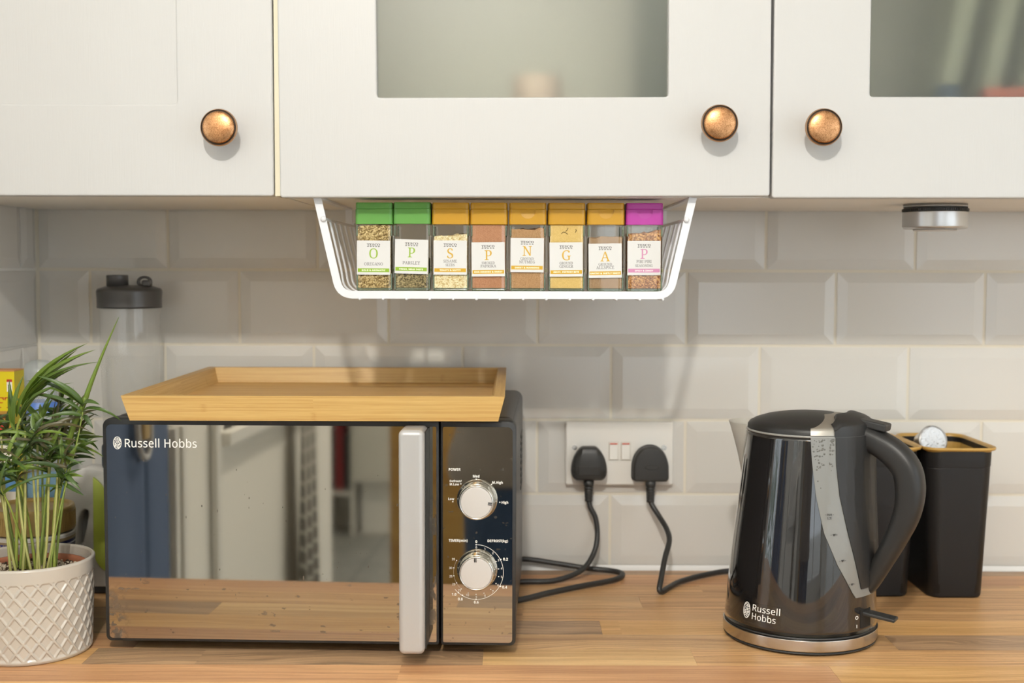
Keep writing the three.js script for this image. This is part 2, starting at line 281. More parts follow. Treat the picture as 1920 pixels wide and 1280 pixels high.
// things seen dimly through the frosted panes
{
  const mug = thing('mug', 'pale pinkish mug blurred behind the middle frosted pane', 'mug', 0.027, W + 0.5065, 0.265);
  part(mug, 'cup', lathe([[0, 0], [0.024, 0], [0.026, 0.004], [0.0275, 0.118], [0.0255, 0.118], [0.024, 0.008], [0, 0.007]], 40), P({ color: rgb(0.78, 0.58, 0.48), roughness: 0.4 }));
  part(mug, 'handle', tube([[0.026, 0.09, 0], [0.044, 0.085, 0], [0.048, 0.06, 0], [0.042, 0.035, 0], [0.026, 0.03, 0]], 0.004, 24, 8), P({ color: rgb(0.78, 0.58, 0.48), roughness: 0.4 }));
  const dark = P({ color: rgb(0.38, 0.38, 0.30), roughness: 0.5 });
  const tall = solo('storage_tin', lathe([[0, 0], [0.045, 0], [0.047, 0.003], [0.047, 0.26], [0.044, 0.264], [0.044, 0.285], [0, 0.287]], 40), P({ color: rgb(0.13, 0.15, 0.12), roughness: 0.5 }), 'dark tall tin blurred at the right end of the middle frosted pane', 'tin'); tall.position.set(0.188, W + 0.5065, 0.20);
  ['left', 'middle', 'right'].forEach((name, k) => { const t = solo('baking_tray', rb(0.021, 0.40, 0.165, 0.006), dark, `grey leaning tray blurred behind the right frosted pane, the ${name} one of three`, 'tray'); t.position.set(0.508 + k * 0.047, W + 0.710, 0.186); t.rotation.z = -0.20; });
  const jar = solo('small_jar', lathe([[0, 0], [0.015, 0], [0.0165, 0.003], [0.0165, 0.086], [0.013, 0.094], [0.013, 0.106], [0, 0.107]], 32), P({ color: rgb(0.05, 0.08, 0.13), roughness: 0.4 }), 'dark blue jar blurred at the bottom of the right frosted pane', 'jar'); jar.position.set(0.478, W + 0.5068, 0.291);
  const packet = solo('packet', rb(0.060, 0.104, 0.022, 0.005, 0, 0.052, 0), P({ color: rgb(0.50, 0.13, 0.08), roughness: 0.6 }), 'red packet blurred at the bottom of the right frosted pane', 'packet'); packet.position.set(0.545, W + 0.5068, 0.292);
}

// ------------------------------------------------------------------ puck light under the right cupboard
{
  const p = thing('puck_light', 'small round silver puck light stuck under the right cupboard', 'light', 0.5015, W + 0.4885, 0.195); p.rotation.z = 0.004;
  const silver = P({ color: rgb(0.62, 0.62, 0.62), metalness: 0.75, roughness: 0.32 });
  part(p, 'mount', lathe([[0, 0], [0.0365, 0], [0.0365, -0.0055], [0, -0.0055]], 64), silver);
  const ring = []; for (let i = 0; i < 90; i++) { const a = i / 90 * 2 * Math.PI; ring.push(bx(0.0016, 0.0030, 0.0016).rotateY(a).translate(Math.sin(a) * 0.0372, -0.0073, Math.cos(a) * 0.0372)); }
  part(p, 'knurled_ring', [cyl(0.0370, 0.0370, 0.0034, 0, -0.0073, 0, 64), ...ring], M.rubber, 'black ribbed ring');
  part(p, 'housing', lathe([[0, -0.0090], [0.0372, -0.0090], [0.0374, -0.0100], [0.0374, -0.0265], [0.0355, -0.0292], [0.030, -0.0296], [0, -0.0296]], 64), silver);
  part(p, 'lens', lathe([[0, -0.0296], [0.0255, -0.0296], [0.024, -0.0316], [0, -0.0322]], 48), P({ color: rgb(0.8, 0.8, 0.78), roughness: 0.3 }));
}

// ------------------------------------------------------------------ wire basket
{
  const b = thing('wire_basket', 'white wire basket hung under the middle cupboard holding spice jars', 'basket', -0.008, W, 0);
  const yb = 0.3826, yt = 0.4885, wt = 0.2035, wb = 0.179;
  // front rail: flat bar bent to a U
  const prof = []; const cr = 0.014;
  const path = new THREE.CurvePath(); const A = V(-wt, yt, 0.32), B0 = V(-wb - 0.0035, yb + cr, 0.32), B1 = V(-wb + cr, yb, 0.32), C0 = V(wb - cr, yb, 0.32), C1 = V(wb + 0.0035, yb + cr, 0.32), D = V(wt, yt, 0.32);
  path.add(new THREE.LineCurve3(A, B0)); path.add(new THREE.QuadraticBezierCurve3(B0, V(-wb - 0.0005, yb, 0.32), B1)); path.add(new THREE.LineCurve3(B1, C0)); path.add(new THREE.QuadraticBezierCurve3(C0, V(wb + 0.0005, yb, 0.32), C1)); path.add(new THREE.LineCurve3(C1, D));
  const rings = []; const N = 120;
  for (let i = 0; i <= N; i++) { const q = path.getPointAt(i / N), t = path.getTangentAt(i / N), n = V(-t.y, t.x, 0); const h = 0.0042, d = 0.0012; rings.push([[h, d], [-h, d], [-h, -d], [h, -d]].map(([u, w]) => q.clone().addScaledVector(n, u).add(V(0, 0, w)))); }
  part(b, 'front_rail', toCreasedNormals(sweep(rings), 0.6), M.whiteEnamel);
  const back = []; part(b, 'back_rail', tube([[-wt + 0.006, yt - 0.02, 0.066], [-wb - 0.0035, yb + cr, 0.066], [-wb + cr, yb, 0.066], [0, yb, 0.066], [wb - cr, yb, 0.066], [wb + 0.0035, yb + cr, 0.066], [wt - 0.006, yt - 0.02, 0.066]], 0.0022, 120, 8), M.whiteEnamel);
  for (const s of [-1, 1]) { const m = part(b, 'side_rod', [capsule([s * (wt - 0.007), 0.4645, 0.064], [s * (wt - 0.007), 0.4645, 0.3215], 0.0018), new THREE.SphereGeometry(0.0032, 16, 12).translate(s * (wt - 0.007), 0.4645, 0.3225)], M.whiteEnamel); }
  for (const s of [-1, 1]) part(b, 'hanging_arm', [bx(0.0085, 0.024, 0.0024, s * (wt - 0.0005), yt - 0.0118, 0.066), bx(0.0085, 0.0024, 0.255, s * wt, yt - 0.0014, 0.193)], M.whiteEnamel);
  for (const z of [0.107, 0.1515, 0.196, 0.2375, 0.276]) part(b, 'wire', tube([[-wt + 0.007, 0.4645, z], [-wb - 0.0052, yb + 0.028, z], [-wb - 0.0008, yb + 0.0085, z], [-wb + 0.009, yb + 0.0016, z], [-wb + 0.03, yb + 0.0005, z], [0, yb + 0.0005, z], [wb - 0.03, yb + 0.0005, z], [wb - 0.009, yb + 0.0016, z], [wb + 0.0008, yb + 0.0085, z], [wb + 0.0052, yb + 0.028, z], [wt - 0.007, 0.4645, z]], 0.0014, 110, 7), M.whiteEnamel);
  for (let i = 0; i < 14; i++) { const x = -0.1655 + i * 0.02535; part(b, 'wire', capsule([x + 0.008, yb - 0.0044, 0.064], [x + 0.008, yb - 0.0044, 0.3225], 0.0016, 8), M.whiteEnamel); }
}

// ------------------------------------------------------------------ spice jars
const grain = (seed, cols, sc, con = 1) => tex(256, 256, (u, v, x, y) => { const a = noise(x / 2.6 * sc + seed * 31 + 4 * noise(x * 0.2, y * 0.2), y / 2.6 * sc + 3 * noise(y * 0.21 + 7, x * 0.2)), b = noise(x / 6 * sc + seed, y / 6 * sc + 5), f = hash(x + seed * 91, y); const k = clamp(0.5 + (a - 0.5) * 1.5 * con + (b - 0.5) * 0.5 * con + (f - 0.5) * 0.35 * con) * (cols.length - 1), i = Math.min(cols.length - 2, Math.floor(k)), t = k - i; return [0, 1, 2].map((j) => mix(cols[i][j], cols[i + 1][j], t)); });
{
  const lidC = { green: rgb(0.105, 0.31, 0.055), gold: rgb(0.50, 0.26, 0.008), pink: rgb(0.41, 0.032, 0.30) };
  const lidM = Object.fromEntries(Object.entries(lidC).map(([k, c]) => [k, P({ color: c, roughness: 0.33 })]));
  const J = 0.0405, H = 0.0745, LH = 0.0228;
  const body = (() => { const s = new THREE.Shape(), h = J / 2 - 0.0012, r = 0.005; s.moveTo(-h + r, -h); s.lineTo(h - r, -h); s.quadraticCurveTo(h, -h, h, -h + r); s.lineTo(h, h - r); s.quadraticCurveTo(h, h, h - r, h); s.lineTo(-h + r, h); s.quadraticCurveTo(-h, h, -h, h - r); s.lineTo(-h, -h + r); s.quadraticCurveTo(-h, -h, -h + r, -h); const g = new THREE.ExtrudeGeometry(s, { depth: H - 0.002, bevelThickness: 0.001, bevelSize: 0.001, bevelSegments: 2, curveSegments: 6 }); g.rotateX(-Math.PI / 2); g.translate(0, 0.001, 0); return g; })();
  const baseThick = rb(J - 0.003, 0.004, J - 0.003, 0.0015, 0, 0.0023, 0), corners = [[-1, 1], [1, 1], [-1, -1], [1, -1]].flatMap(([a, c]) => [rb(0.0018, 0.018, 0.0018, 0.0008, a * (J / 2 - 0.0014), 0.0115, c * (J / 2 - 0.0014)), rb(0.0018, 0.012, 0.0018, 0.0008, a * (J / 2 - 0.0014), 0.0675, c * (J / 2 - 0.0014))]);
  const thickGeo = merge([baseThick, ...corners]);
  const lidGeo = (dent) => {
    const s = new THREE.Shape(), h = 0.0204, r = 0.0048; s.moveTo(-h + r, -h); s.lineTo(h - r, -h); s.quadraticCurveTo(h, -h, h, -h + r); s.lineTo(h, h - r); s.quadraticCurveTo(h, h, h - r, h); s.lineTo(-h + r, h); s.quadraticCurveTo(-h, h, -h, h - r); s.lineTo(-h, -h + r); s.quadraticCurveTo(-h, -h, -h + r, -h);
    const a = new THREE.ExtrudeGeometry(s, { depth: 0.0158, bevelThickness: 0.0004, bevelSize: 0.0003, bevelSegments: 1, curveSegments: 8 }).rotateX(-Math.PI / 2), b = new THREE.ExtrudeGeometry(s, { depth: 0.0028, bevelThickness: 0.0022, bevelSize: 0.0005, bevelSegments: 4, bevelOffset: -0.0006, curveSegments: 8 }).rotateX(-Math.PI / 2).translate(0, 0.0184, 0);
    return merge([dent ? notched(a) : a, b]);
  };
  // the thumb notch is cut into the front of the lid: deep under its straight top edge, running out downwards
  function notched(g) {
    const s = new THREE.Shape(); s.moveTo(-0.0088, 0.0168); s.lineTo(0.0088, 0.0168); s.bezierCurveTo(0.0088, 0.0108, 0.0058, 0.0060, 0, 0.0060); s.bezierCurveTo(-0.0058, 0.0060, -0.0088, 0.0108, -0.0088, 0.0168);
    const cut = new THREE.ExtrudeGeometry(s, { depth: 0.006, bevelEnabled: false, curveSegments: 20 }); cut.translate(0, -0.006, 0); cut.rotateX(-0.10); cut.translate(0, 0.006, 0.0203);
    const A = new Brush(g), B = new Brush(cut); A.updateMatrixWorld(); B.updateMatrixWorld(); const ev = new Evaluator(); ev.attributes = ['position', 'normal', 'uv']; ev.useGroups = false; return ev.evaluate(A, B, SUBTRACTION).geometry;
  }
  const serifSplit = (ctx, lines, y, w) => { for (const [t, px] of lines) { ctx.font = `${px}px serif`; ctx.save(); ctx.translate(w / 2, y); const m = ctx.measureText(t).width; ctx.scale(Math.min(0.92, 0.86 * w / m), 1); ctx.fillText(t, 0, 0); ctx.restore(); y += px * 1.0; } };
  const list = [
    ['oregano', 'green lidded spice jar of pale green oregano flakes, leftmost in the basket', 'green', 0, 'O', [['OREGANO', 40]], 'BOLD & AROMATIC', '#86a828', 'flakes', [[92, 72, 38], [150, 122, 74], [196, 170, 118], [222, 200, 152]], 0.069, 0],
    ['parsley', 'green lidded spice jar half full of dark parsley flakes', 'green', 0, 'P', [['PARSLEY', 42]], 'FRESH, MILD TASTE', '#86a828', 'flakes', [[66, 58, 36], [112, 100, 68], [152, 136, 96], [178, 160, 120]], 0.030, 0.02],
    ['sesame', 'gold lidded spice jar of pale sesame seeds', 'gold', 0, 'S', [['SESAME', 36], ['SEEDS', 32]], 'TOASTY & NUTTY', '#c59a20', 'flakes', [[196, 168, 112], [224, 202, 152], [240, 226, 186], [246, 236, 204]], 0.0585, 0],
    ['smoked_paprika', 'gold lidded spice jar of orange red smoked paprika powder', 'gold', 0, 'P', [['SMOKED', 32], ['PAPRIKA', 38]], 'OAK-SMOKED & SWEET', '#c59a20', 'powder', [[162, 110, 80], [180, 130, 98], [190, 142, 110]], 0.0735, 0.01],
    ['ground_nutmeg', 'gold lidded notched spice jar of brown ground nutmeg', 'gold', 1, 'N', [['GROUND', 33], ['NUTMEG', 38]], 'SWEET & WARMING', '#c59a20', 'powder', [[150, 112, 76], [178, 138, 98], [190, 152, 112]], 0.0655, 0],
    ['ground_ginger', 'gold lidded spice jar of yellow ground ginger with cracks in the powder', 'gold', 0, 'G', [['GROUND', 33], ['GINGER', 38]], 'ZESTY, PEPPERY BITE', '#c59a20', 'cracked', [[202, 168, 98], [214, 182, 114], [222, 192, 126]], 0.0735, 0],
    ['ground_allspice', 'gold lidded notched spice jar of dull brown ground allspice, not quite full', 'gold', 1, 'A', [['GROUND', 33], ['ALLSPICE', 40]], 'EARTHY & SUBTLY SWEET', '#c59a20', 'powder', [[138, 110, 82], [160, 130, 98], [172, 142, 110]], 0.0565, 0.02],
    ['piri_piri', 'pink lidded spice jar of red brown piri piri seasoning, rightmost in the basket', 'pink', 1, 'P', [['PIRI PIRI', 38], ['SEASONING', 32]], 'SPICY & ZINGY', '#c481a5', 'flakes', [[110, 58, 28], [156, 98, 50], [190, 132, 74], [222, 180, 122]], 0.062, 0],
  ];
  const sideTex = canvasTex(64, 256, (c, w, h) => { c.fillStyle = '#e8e6e0'; c.fillRect(0, 0, w, h); c.fillStyle = '#3a3a38'; const r = rng(3); for (let y = 8; y < h - 60; y += 7) { let x = 6; while (x < w - 10) { const l = 3 + r() * 9; c.fillRect(x, y, l, 3); x += l + 3; } } c.fillStyle = '#86a83c'; c.fillRect(6, h - 54, w - 12, 18); });
  const sideMat = P({ map: sideTex, roughness: 0.45 });
  const xs = [701.5, 772.5, 844.5, 916.5, 989, 1061.5, 1135, 1207.5].map((p) => (p - 960) / 1699), bottoms = [548, 546, 547.5, 548, 548.5, 547.5, 547, 547];
  const drop = [0.2, -0.3, 0.3, -0.5, -0.9, 0.9, 1.4, 0.1], labelY = [482.5, 481, 482, 485, 477, 485, 487, 482], tilt = [0.005, 0.022, 0.003, -0.012, 0.006, -0.012, -0.015, -0.004];
  list.forEach(([key, label, lid, dent, big, lines, slogan, colour, kind, cols, fill, slope], i) => {
    const jar = thing('spice_jar', label, 'spice jar', xs[i], W + 0.38515 + (i === 1 ? 0.0004 : 0), 0.2815, (hash(i, 3) - 0.5) * 0.03);
    const cont = tex && grain(i + 1, cols, kind === 'flakes' ? 0.62 : 1.8, kind === 'flakes' ? 1.5 : 0.9);
    const h = fill, c = J / 2 - 0.0021, seg = 14, rings = [];
    // contents: a block whose top is uneven
    const g = new THREE.BoxGeometry(c * 2, h, c * 2, seg, 6, seg).translate(0, h / 2 + 0.0046, 0), p = g.attributes.position;
    for (let k = 0; k < p.count; k++) if (p.getY(k) > h + 0.0045) p.setY(k, Math.min(0.0742, p.getY(k) + (fbm(p.getX(k) * 160 + i * 9, p.getZ(k) * 160, 3) - 0.6) * 0.006 + p.getX(k) * (kind === 'flakes' ? 0.12 : 0.02)));
    g.computeVertexNormals();
    const cm = P({ map: rep(cont, 22, 22), roughness: 0.95, bumpMap: kind === 'flakes' ? rep(cont, 22, 22) : null, bumpScale: 0.0006 });
    part(jar, 'spice_fill', boxUV(g), cm, `${key.replace(/_/g, ' ')} inside the jar`);
    if (kind === 'cracked') { const r = rng(8), cr = [[[-0.006, 0.0655], [-0.0035, 0.0675], [-0.001, 0.0665], [0.001, 0.065]], [[-0.0015, 0.068], [0.0008, 0.0702], [0.0012, 0.072]], [[0.0095, 0.067], [0.0105, 0.0692], [0.0098, 0.0705]]]; part(jar, 'crack', cr.map((q) => tube(q.map(([x, y]) => [x, y - 0.001, c + 0.0003]), 0.00035, 12, 5)), P({ color: rgb(0.12, 0.08, 0.03), roughness: 1 })); }
    part(jar, 'glass', body, M.jarGlass);
    part(jar, 'thick_glass', thickGeo, M.jarThick);
    const l = part(jar, 'lid', lidGeo(dent), lidM[lid]); l.position.y = H + 0.0004;
    const t = canvasTex(320, 330, (x, w, hh) => {
      x.fillStyle = '#d2d1ce'; x.fillRect(0, 0, w, hh); x.textAlign = 'center'; x.textBaseline = 'alphabetic';
      x.fillStyle = '#24211f'; x.font = 'bold 34px serif'; x.save(); x.translate(w / 2, 50); x.scale(1.12, 0.86); x.fillText('TESCO', 0, 0); x.restore();
      for (let k = 0; k < 5; k++) { x.beginPath(); const a = w / 2 - 62 + k * 26; x.moveTo(a + 3, 56); x.lineTo(a + 19, 56); x.lineTo(a + 16, 62); x.lineTo(a, 62); x.fill(); }
      x.fillStyle = colour; x.font = '132px serif'; x.save(); x.translate(w / 2, 172); x.scale(0.98, 1); x.fillText(big, 0, 0); x.restore();
      x.fillStyle = '#3b3836'; serifSplit(x, lines, lines.length > 1 ? 212 : 240, w);
      x.fillStyle = colour; x.fillRect(8, 268, w - 16, 36);
      x.fillStyle = '#f8f5ea'; x.font = 'bold 22px sans-serif'; const m = x.measureText(slogan).width; x.save(); x.translate(w / 2, 294); x.scale(Math.min(1.15, 290 / m), 1); x.fillText(slogan, 0, 0); x.restore();
    });
    const lw = 0.0366, lh = 0.0376, lm = [P({ color: rgb(0.68, 0.68, 0.66), roughness: 0.45 }), P({ map: t, roughness: 0.4 })];
    const lg = new THREE.BoxGeometry(lw, lh, 0.0003), front = P({ map: t, roughness: 0.42 }), edge = lm[0];
    const lb = part(jar, 'paper_label', lg, [edge, edge, edge, edge, front, edge]); lb.position.set(-0.0006, (548 - labelY[i]) / 1699 - 0.0008, J / 2 + 0.00022); lb.rotation.z = -tilt[i];
    const sl = part(jar, 'side_label', bx(0.0003, 0.052, 0.020), [sideMat]); sl.geometry = new THREE.BoxGeometry(0.0003, 0.046, 0.022); sl.material = sideMat; sl.position.set(J / 2 + 0.0002, 0.039, 0.004);
  });
}

// ------------------------------------------------------------------ double socket, plugs and cords
{
  const s = thing('double_socket', 'white double wall socket between the microwave and the kettle', 'socket', 0.1455, W + 0.1615, 0.0015);
  part(s, 'face_plate', rb(0.1462, 0.0868, 0.0095, 0.003, 0, 0, 0.0045), M.whitePlastic);
  for (const x of [-0.0078, 0.0085]) { const w = part(s, 'switch', [rb(0.0118, 0.0232, 0.004, 0.001, 0, 0, 0).rotateX(-0.07)], P({ color: rgb(0.83, 0.81, 0.75), roughness: 0.25 })); w.position.set(x, 0.0035, 0.0092); part(w, 'red_mark', bx(0.0098, 0.0016, 0.0008, 0, 0.0103, 0.0028), M.red); part(s, 'switch_surround', [bx(0.0008, 0.0246, 0.0006, x - 0.0064, 0.0035, 0.0094), bx(0.0008, 0.0246, 0.0006, x + 0.0064, 0.0035, 0.0094), bx(0.0136, 0.0008, 0.0006, x, 0.0158, 0.0094), bx(0.0136, 0.0008, 0.0006, x, -0.0088, 0.0094)], P({ color: rgb(0.68, 0.65, 0.58), roughness: 0.4 })); }
  for (const x of [-0.0605, 0.0605]) part(s, 'screw', [cyl(0.0034, 0.0034, 0.001, 0, 0, 0, 20).rotateX(Math.PI / 2).translate(x, 0.0085, 0.0096)], M.steel);
}
function plugGeo(kind) {
  const s = new THREE.Shape();
  if (kind) { s.moveTo(-0.0205, -0.0245); s.lineTo(0.0205, -0.0245); s.quadraticCurveTo(0.0245, -0.0225, 0.0240, -0.017); s.lineTo(0.0238, -0.004); s.bezierCurveTo(0.0225, 0.010, 0.014, 0.0225, 0, 0.0225); s.bezierCurveTo(-0.014, 0.0225, -0.0225, 0.010, -0.0238, -0.004); s.lineTo(-0.0240, -0.017); s.quadraticCurveTo(-0.0245, -0.0225, -0.0205, -0.0245); }
  else { s.moveTo(-0.0165, -0.0235); s.lineTo(0.0165, -0.0235); s.quadraticCurveTo(0.0235, -0.021, 0.0240, -0.012); s.quadraticCurveTo(0.0240, 0.0, 0.0195, 0.009); s.quadraticCurveTo(0.013, 0.021, 0.007, 0.0215); s.lineTo(-0.007, 0.0215); s.quadraticCurveTo(-0.013, 0.021, -0.0195, 0.009); s.quadraticCurveTo(-0.0240, 0.0, -0.0240, -0.012); s.quadraticCurveTo(-0.0235, -0.021, -0.0165, -0.0235); }
  const g = new THREE.ExtrudeGeometry(s, { depth: kind ? 0.012 : 0.010, bevelThickness: kind ? 0.004 : 0.009, bevelSize: kind ? 0.003 : 0.007, bevelOffset: kind ? -0.003 : -0.007, bevelSegments: 6, curveSegments: 16 }); g.translate(0, 0, kind ? 0.004 : 0.009); return toCreasedNormals(g, 0.7);
}
function cord(label, x, y, kind, pts, textLines) {
  const c = thing('power_cord', label, 'power cord', x, W + y, 0.0112);
  const p = part(c, 'plug', [plugGeo(kind), ...(kind ? [] : [])], M.rubber); 
  if (kind) { part(p, 'thumb_recess', new THREE.TorusGeometry(0.0075, 0.0006, 8, 40).scale(1.25, 0.42, 1).translate(0.001, -0.005, 0.0200), M.rubber); part(p, 'base_rim', [plugGeo(1).scale(1.04, 1.04, 0.22)], P({ color: rgb(0.012, 0.012, 0.012), roughness: 0.5 })); } else part(p, 'grip_panel', [rb(0.030, 0.013, 0.003, 0.0014, 0, -0.0095, 0.0268)], P({ color: rgb(0.022, 0.022, 0.021), roughness: 0.6 }));
  const rz = 0.013, rl = [[0.0062, -0.0225], [0.0062, -0.029]]; for (let i = 0; i < 6; i++) { const y0 = -0.030 - i * 0.0036; rl.push([0.0058 - i * 0.0003, y0], [0.0058 - i * 0.0003, y0 - 0.0020], [0.0046, y0 - 0.0022], [0.0046, y0 - 0.0034]); } rl.push([0.0042, -0.053], [0, -0.053]);
  const sr = part(c, 'strain_relief', lathe([[0, -0.0222], ...rl.map(([a, b]) => [a * 1.16, b])].reverse(), 20), M.rubber); sr.position.z = rz;
  const local = [[0, -0.048, rz], ...pts.map(([a, b, d]) => [a - x, b - y, d - 0.0112])];
  part(c, 'cable', tube(local, 0.0036, 260, 10), M.rubber);
}
cord('black cord with a domed plug in the left outlet, looping behind the microwave', 0.1035, 0.1520, 0, [[0.1055, 0.092, 0.026], [0.1125, 0.078, 0.028], [0.1150, 0.055, 0.032], [0.1105, 0.034, 0.040], [0.0945, 0.0145, 0.056], [0.0580, 0.0048, 0.076], [0.0180, 0.0046, 0.083], [-0.06, 0.0046, 0.09], [-0.12, 0.0046, 0.07], [-0.06, 0.0046, 0.03], [-0.02, 0.012, 0.0165], [0.0145, 0.0175, 0.0140], [0.0580, 0.0125, 0.0150], [0.1010, 0.0068, 0.0190], [0.1370, 0.0046, 0.0260], [0.1480, 0.0046, 0.0400], [0.1380, 0.0046, 0.0680], [0.0900, 0.0046, 0.1040], [0.0470, 0.0046, 0.1370], [0.0060, 0.0046, 0.1720], [-0.06, 0.0046, 0.19], [-0.13, 0.0046, 0.18]]);
cord('black cord with a flat round-topped plug in the right outlet, running to the kettle', 0.1865, 0.1510, 1, [[0.1880, 0.096, 0.0265], [0.1960, 0.083, 0.034], [0.2050, 0.068, 0.055], [0.2060, 0.058, 0.075], [0.1975, 0.041, 0.100], [0.1905, 0.020, 0.120], [0.1868, 0.0065, 0.1310], [0.1890, 0.0046, 0.1300], [0.2000, 0.0046, 0.1120], [0.2180, 0.0046, 0.0830], [0.2545, 0.0046, 0.0480], [0.2970, 0.0046, 0.0230], [0.335, 0.0046, 0.030], [0.352, 0.0046, 0.080], [0.345, 0.0055, 0.150], [0.335, 0.0065, 0.2060]]);

// ------------------------------------------------------------------ microwave
function emblem(x, cx, cy, rx, ry, lw) {               // the oval wire-drawn monogram beside the lettering
  x.save(); x.translate(cx, cy); x.lineWidth = lw; x.beginPath(); x.ellipse(0, 0, rx, ry, 0, 0, 7); x.stroke(); x.beginPath(); x.ellipse(0, 0, rx, ry, 0, 0, 7); x.clip();
  x.lineWidth = lw * 0.8; x.beginPath(); for (const k of [-0.72, -0.5, 0.5, 0.72]) { x.moveTo(-rx, k * ry); x.bezierCurveTo(-rx * 0.3, k * ry - ry * 0.18, rx * 0.3, k * ry + ry * 0.18, rx, k * ry); } x.stroke();
  x.beginPath(); x.moveTo(-rx * 0.62, ry * 0.38); x.lineTo(-rx * 0.62, -ry * 0.3); x.bezierCurveTo(0, -ry * 0.5, 0, ry * 0.12, -rx * 0.5, ry * 0.05); x.lineTo(-rx * 0.02, ry * 0.4); x.moveTo(rx * 0.12, -ry * 0.38); x.lineTo(rx * 0.12, ry * 0.36); x.moveTo(rx * 0.12, 0); x.bezierCurveTo(rx * 0.5, -ry * 0.3, rx * 0.75, 0, rx * 0.6, ry * 0.4); x.stroke();
  for (let k = 0; k < 9; k++) { x.beginPath(); x.arc((hash(k, 1) - 0.5) * rx * 1.6, (hash(k, 2) - 0.5) * ry * 1.7, rx * 0.28, k, k + 3); x.stroke(); }
  x.restore();
}
{
  const mw = thing('microwave', 'black microwave with a mirrored door and a bamboo tray on top', 'microwave', -0.2094, W, 0.2055, -2 * Math.PI / 180);
  const w = 0.4395, y0 = 0.012, y1 = 0.2530, zf = 0.165, zb = -0.163, dark = P({ color: rgb(0.030, 0.029, 0.029), roughness: 0.34, bumpMap: rep(tex(128, 128, (u, v, x, y) => hash(x, y), false), 50, 50), bumpScale: 0.0001 });
  part(mw, 'housing', rb(w - 0.003, y1 - y0 - 0.001, zf - zb - 0.026, 0.011, 0, (y0 + y1) / 2, (zf + zb) / 2 - 0.012, 5), dark);
  const prof = (a, b, c, d, r) => { const s = new THREE.Shape(); s.moveTo(a + r[0], c); s.lineTo(b - r[1], c); s.absarc(b - r[1], c + r[1], r[1], -Math.PI / 2, 0); s.lineTo(b, d - r[2]); s.absarc(b - r[2], d - r[2], r[2], 0, Math.PI / 2); s.lineTo(a + r[3], d); s.absarc(a + r[3], d - r[3], r[3], Math.PI / 2, Math.PI); s.lineTo(a, c + r[0]); s.absarc(a + r[0], c + r[0], r[0], Math.PI, 1.5 * Math.PI); return s; };
  const slab = (a, b, c, d, r, z0, z1, bev) => { const g = new THREE.ExtrudeGeometry(prof(a + bev, b - bev, c + bev, d - bev, r.map((q) => Math.max(0.0005, q - bev))), { depth: z1 - z0 - 2 * bev, bevelThickness: bev, bevelSize: bev, bevelSegments: 3, curveSegments: 10 }); g.translate(0, 0, z0 + bev); return toCreasedNormals(g, 0.8); };
  const xd = 0.1394;                                 // seam between door and control panel
  const door = part(mw, 'door', slab(-w / 2, xd - 0.001, y0, y1 - 0.001, [0.006, 0.0015, 0.0015, 0.009], zf - 0.026, zf - 0.0008, 0.002), M.blackPlastic);
  const panel = part(mw, 'control_panel', slab(xd + 0.001, w / 2, y0, y1 - 0.001, [0.0015, 0.006, 0.009, 0.0015], zf - 0.026, zf - 0.0008, 0.002), M.blackPlastic);
  const glassPlate = (a, b, c, d, r, z0, z1) => { const g = new THREE.ExtrudeGeometry(prof(a, b, c, d, r), { depth: z1 - z0, bevelEnabled: false, curveSegments: 10 }); g.translate(0, 0, z0); const p = g.attributes.position, uv = g.attributes.uv; for (let i = 0; i < p.count; i++) uv.setXY(i, (p.getX(i) - a) / (b - a), (p.getY(i) - c) / (d - c)); return g; };
  // mirror glass with printed lettering; smears and splashes are dull marks in the reflection
  const print = (cw, ch, draw, smear) => {
    const ink = document.createElement('canvas'); ink.width = cw; ink.height = ch; const c = ink.getContext('2d'); c.fillStyle = '#000'; c.fillRect(0, 0, cw, ch); c.fillStyle = c.strokeStyle = '#fff'; draw(c);
    const I = c.getImageData(0, 0, cw, ch).data, col = new Uint8Array(cw * ch * 4), orm = new Uint8Array(cw * ch * 4);
    for (let y = 0; y < ch; y++) for (let x = 0; x < cw; x++) {
      const o = ((ch - 1 - y) * cw + x) * 4, k = I[(y * cw + x) * 4] / 255, s = smear(x / cw, y / ch, x, y), base = [174, 168, 156];
      for (let j = 0; j < 3; j++) col[o + j] = mix(mix(base[j], [98, 90, 80][j], s), [238, 236, 230][j], k);
      col[o + 3] = 255; orm[o] = 255; orm[o + 1] = 255 * mix(mix(0.035, 0.4, s), 0.5, k); orm[o + 2] = 255 * mix(mix(1, 0.6, s), 0, k); orm[o + 3] = 255;
    }
    const mk = (d, srgb) => { const t = new THREE.DataTexture(d, cw, ch); t.magFilter = THREE.LinearFilter; t.minFilter = THREE.LinearMipmapLinearFilter; t.generateMipmaps = true; if (srgb) t.colorSpace = THREE.SRGBColorSpace; t.needsUpdate = true; return t; };
    const t = mk(orm, false);
    return P({ map: mk(col, true), roughnessMap: t, metalnessMap: t, roughness: 1, metalness: 1 });
  };
  const gx0 = -w / 2 + 0.0045, gx1 = xd - 0.0035, gy0 = y0 + 0.0035, gy1 = y1 - 0.0075;
  const rs = rng(21), specks = Array.from({ length: 70 }, () => [rs(), rs() * 0.6 + 0.4 * rs(), 0.0006 + rs() * rs() * 0.0028, 1 + rs() * 3]);
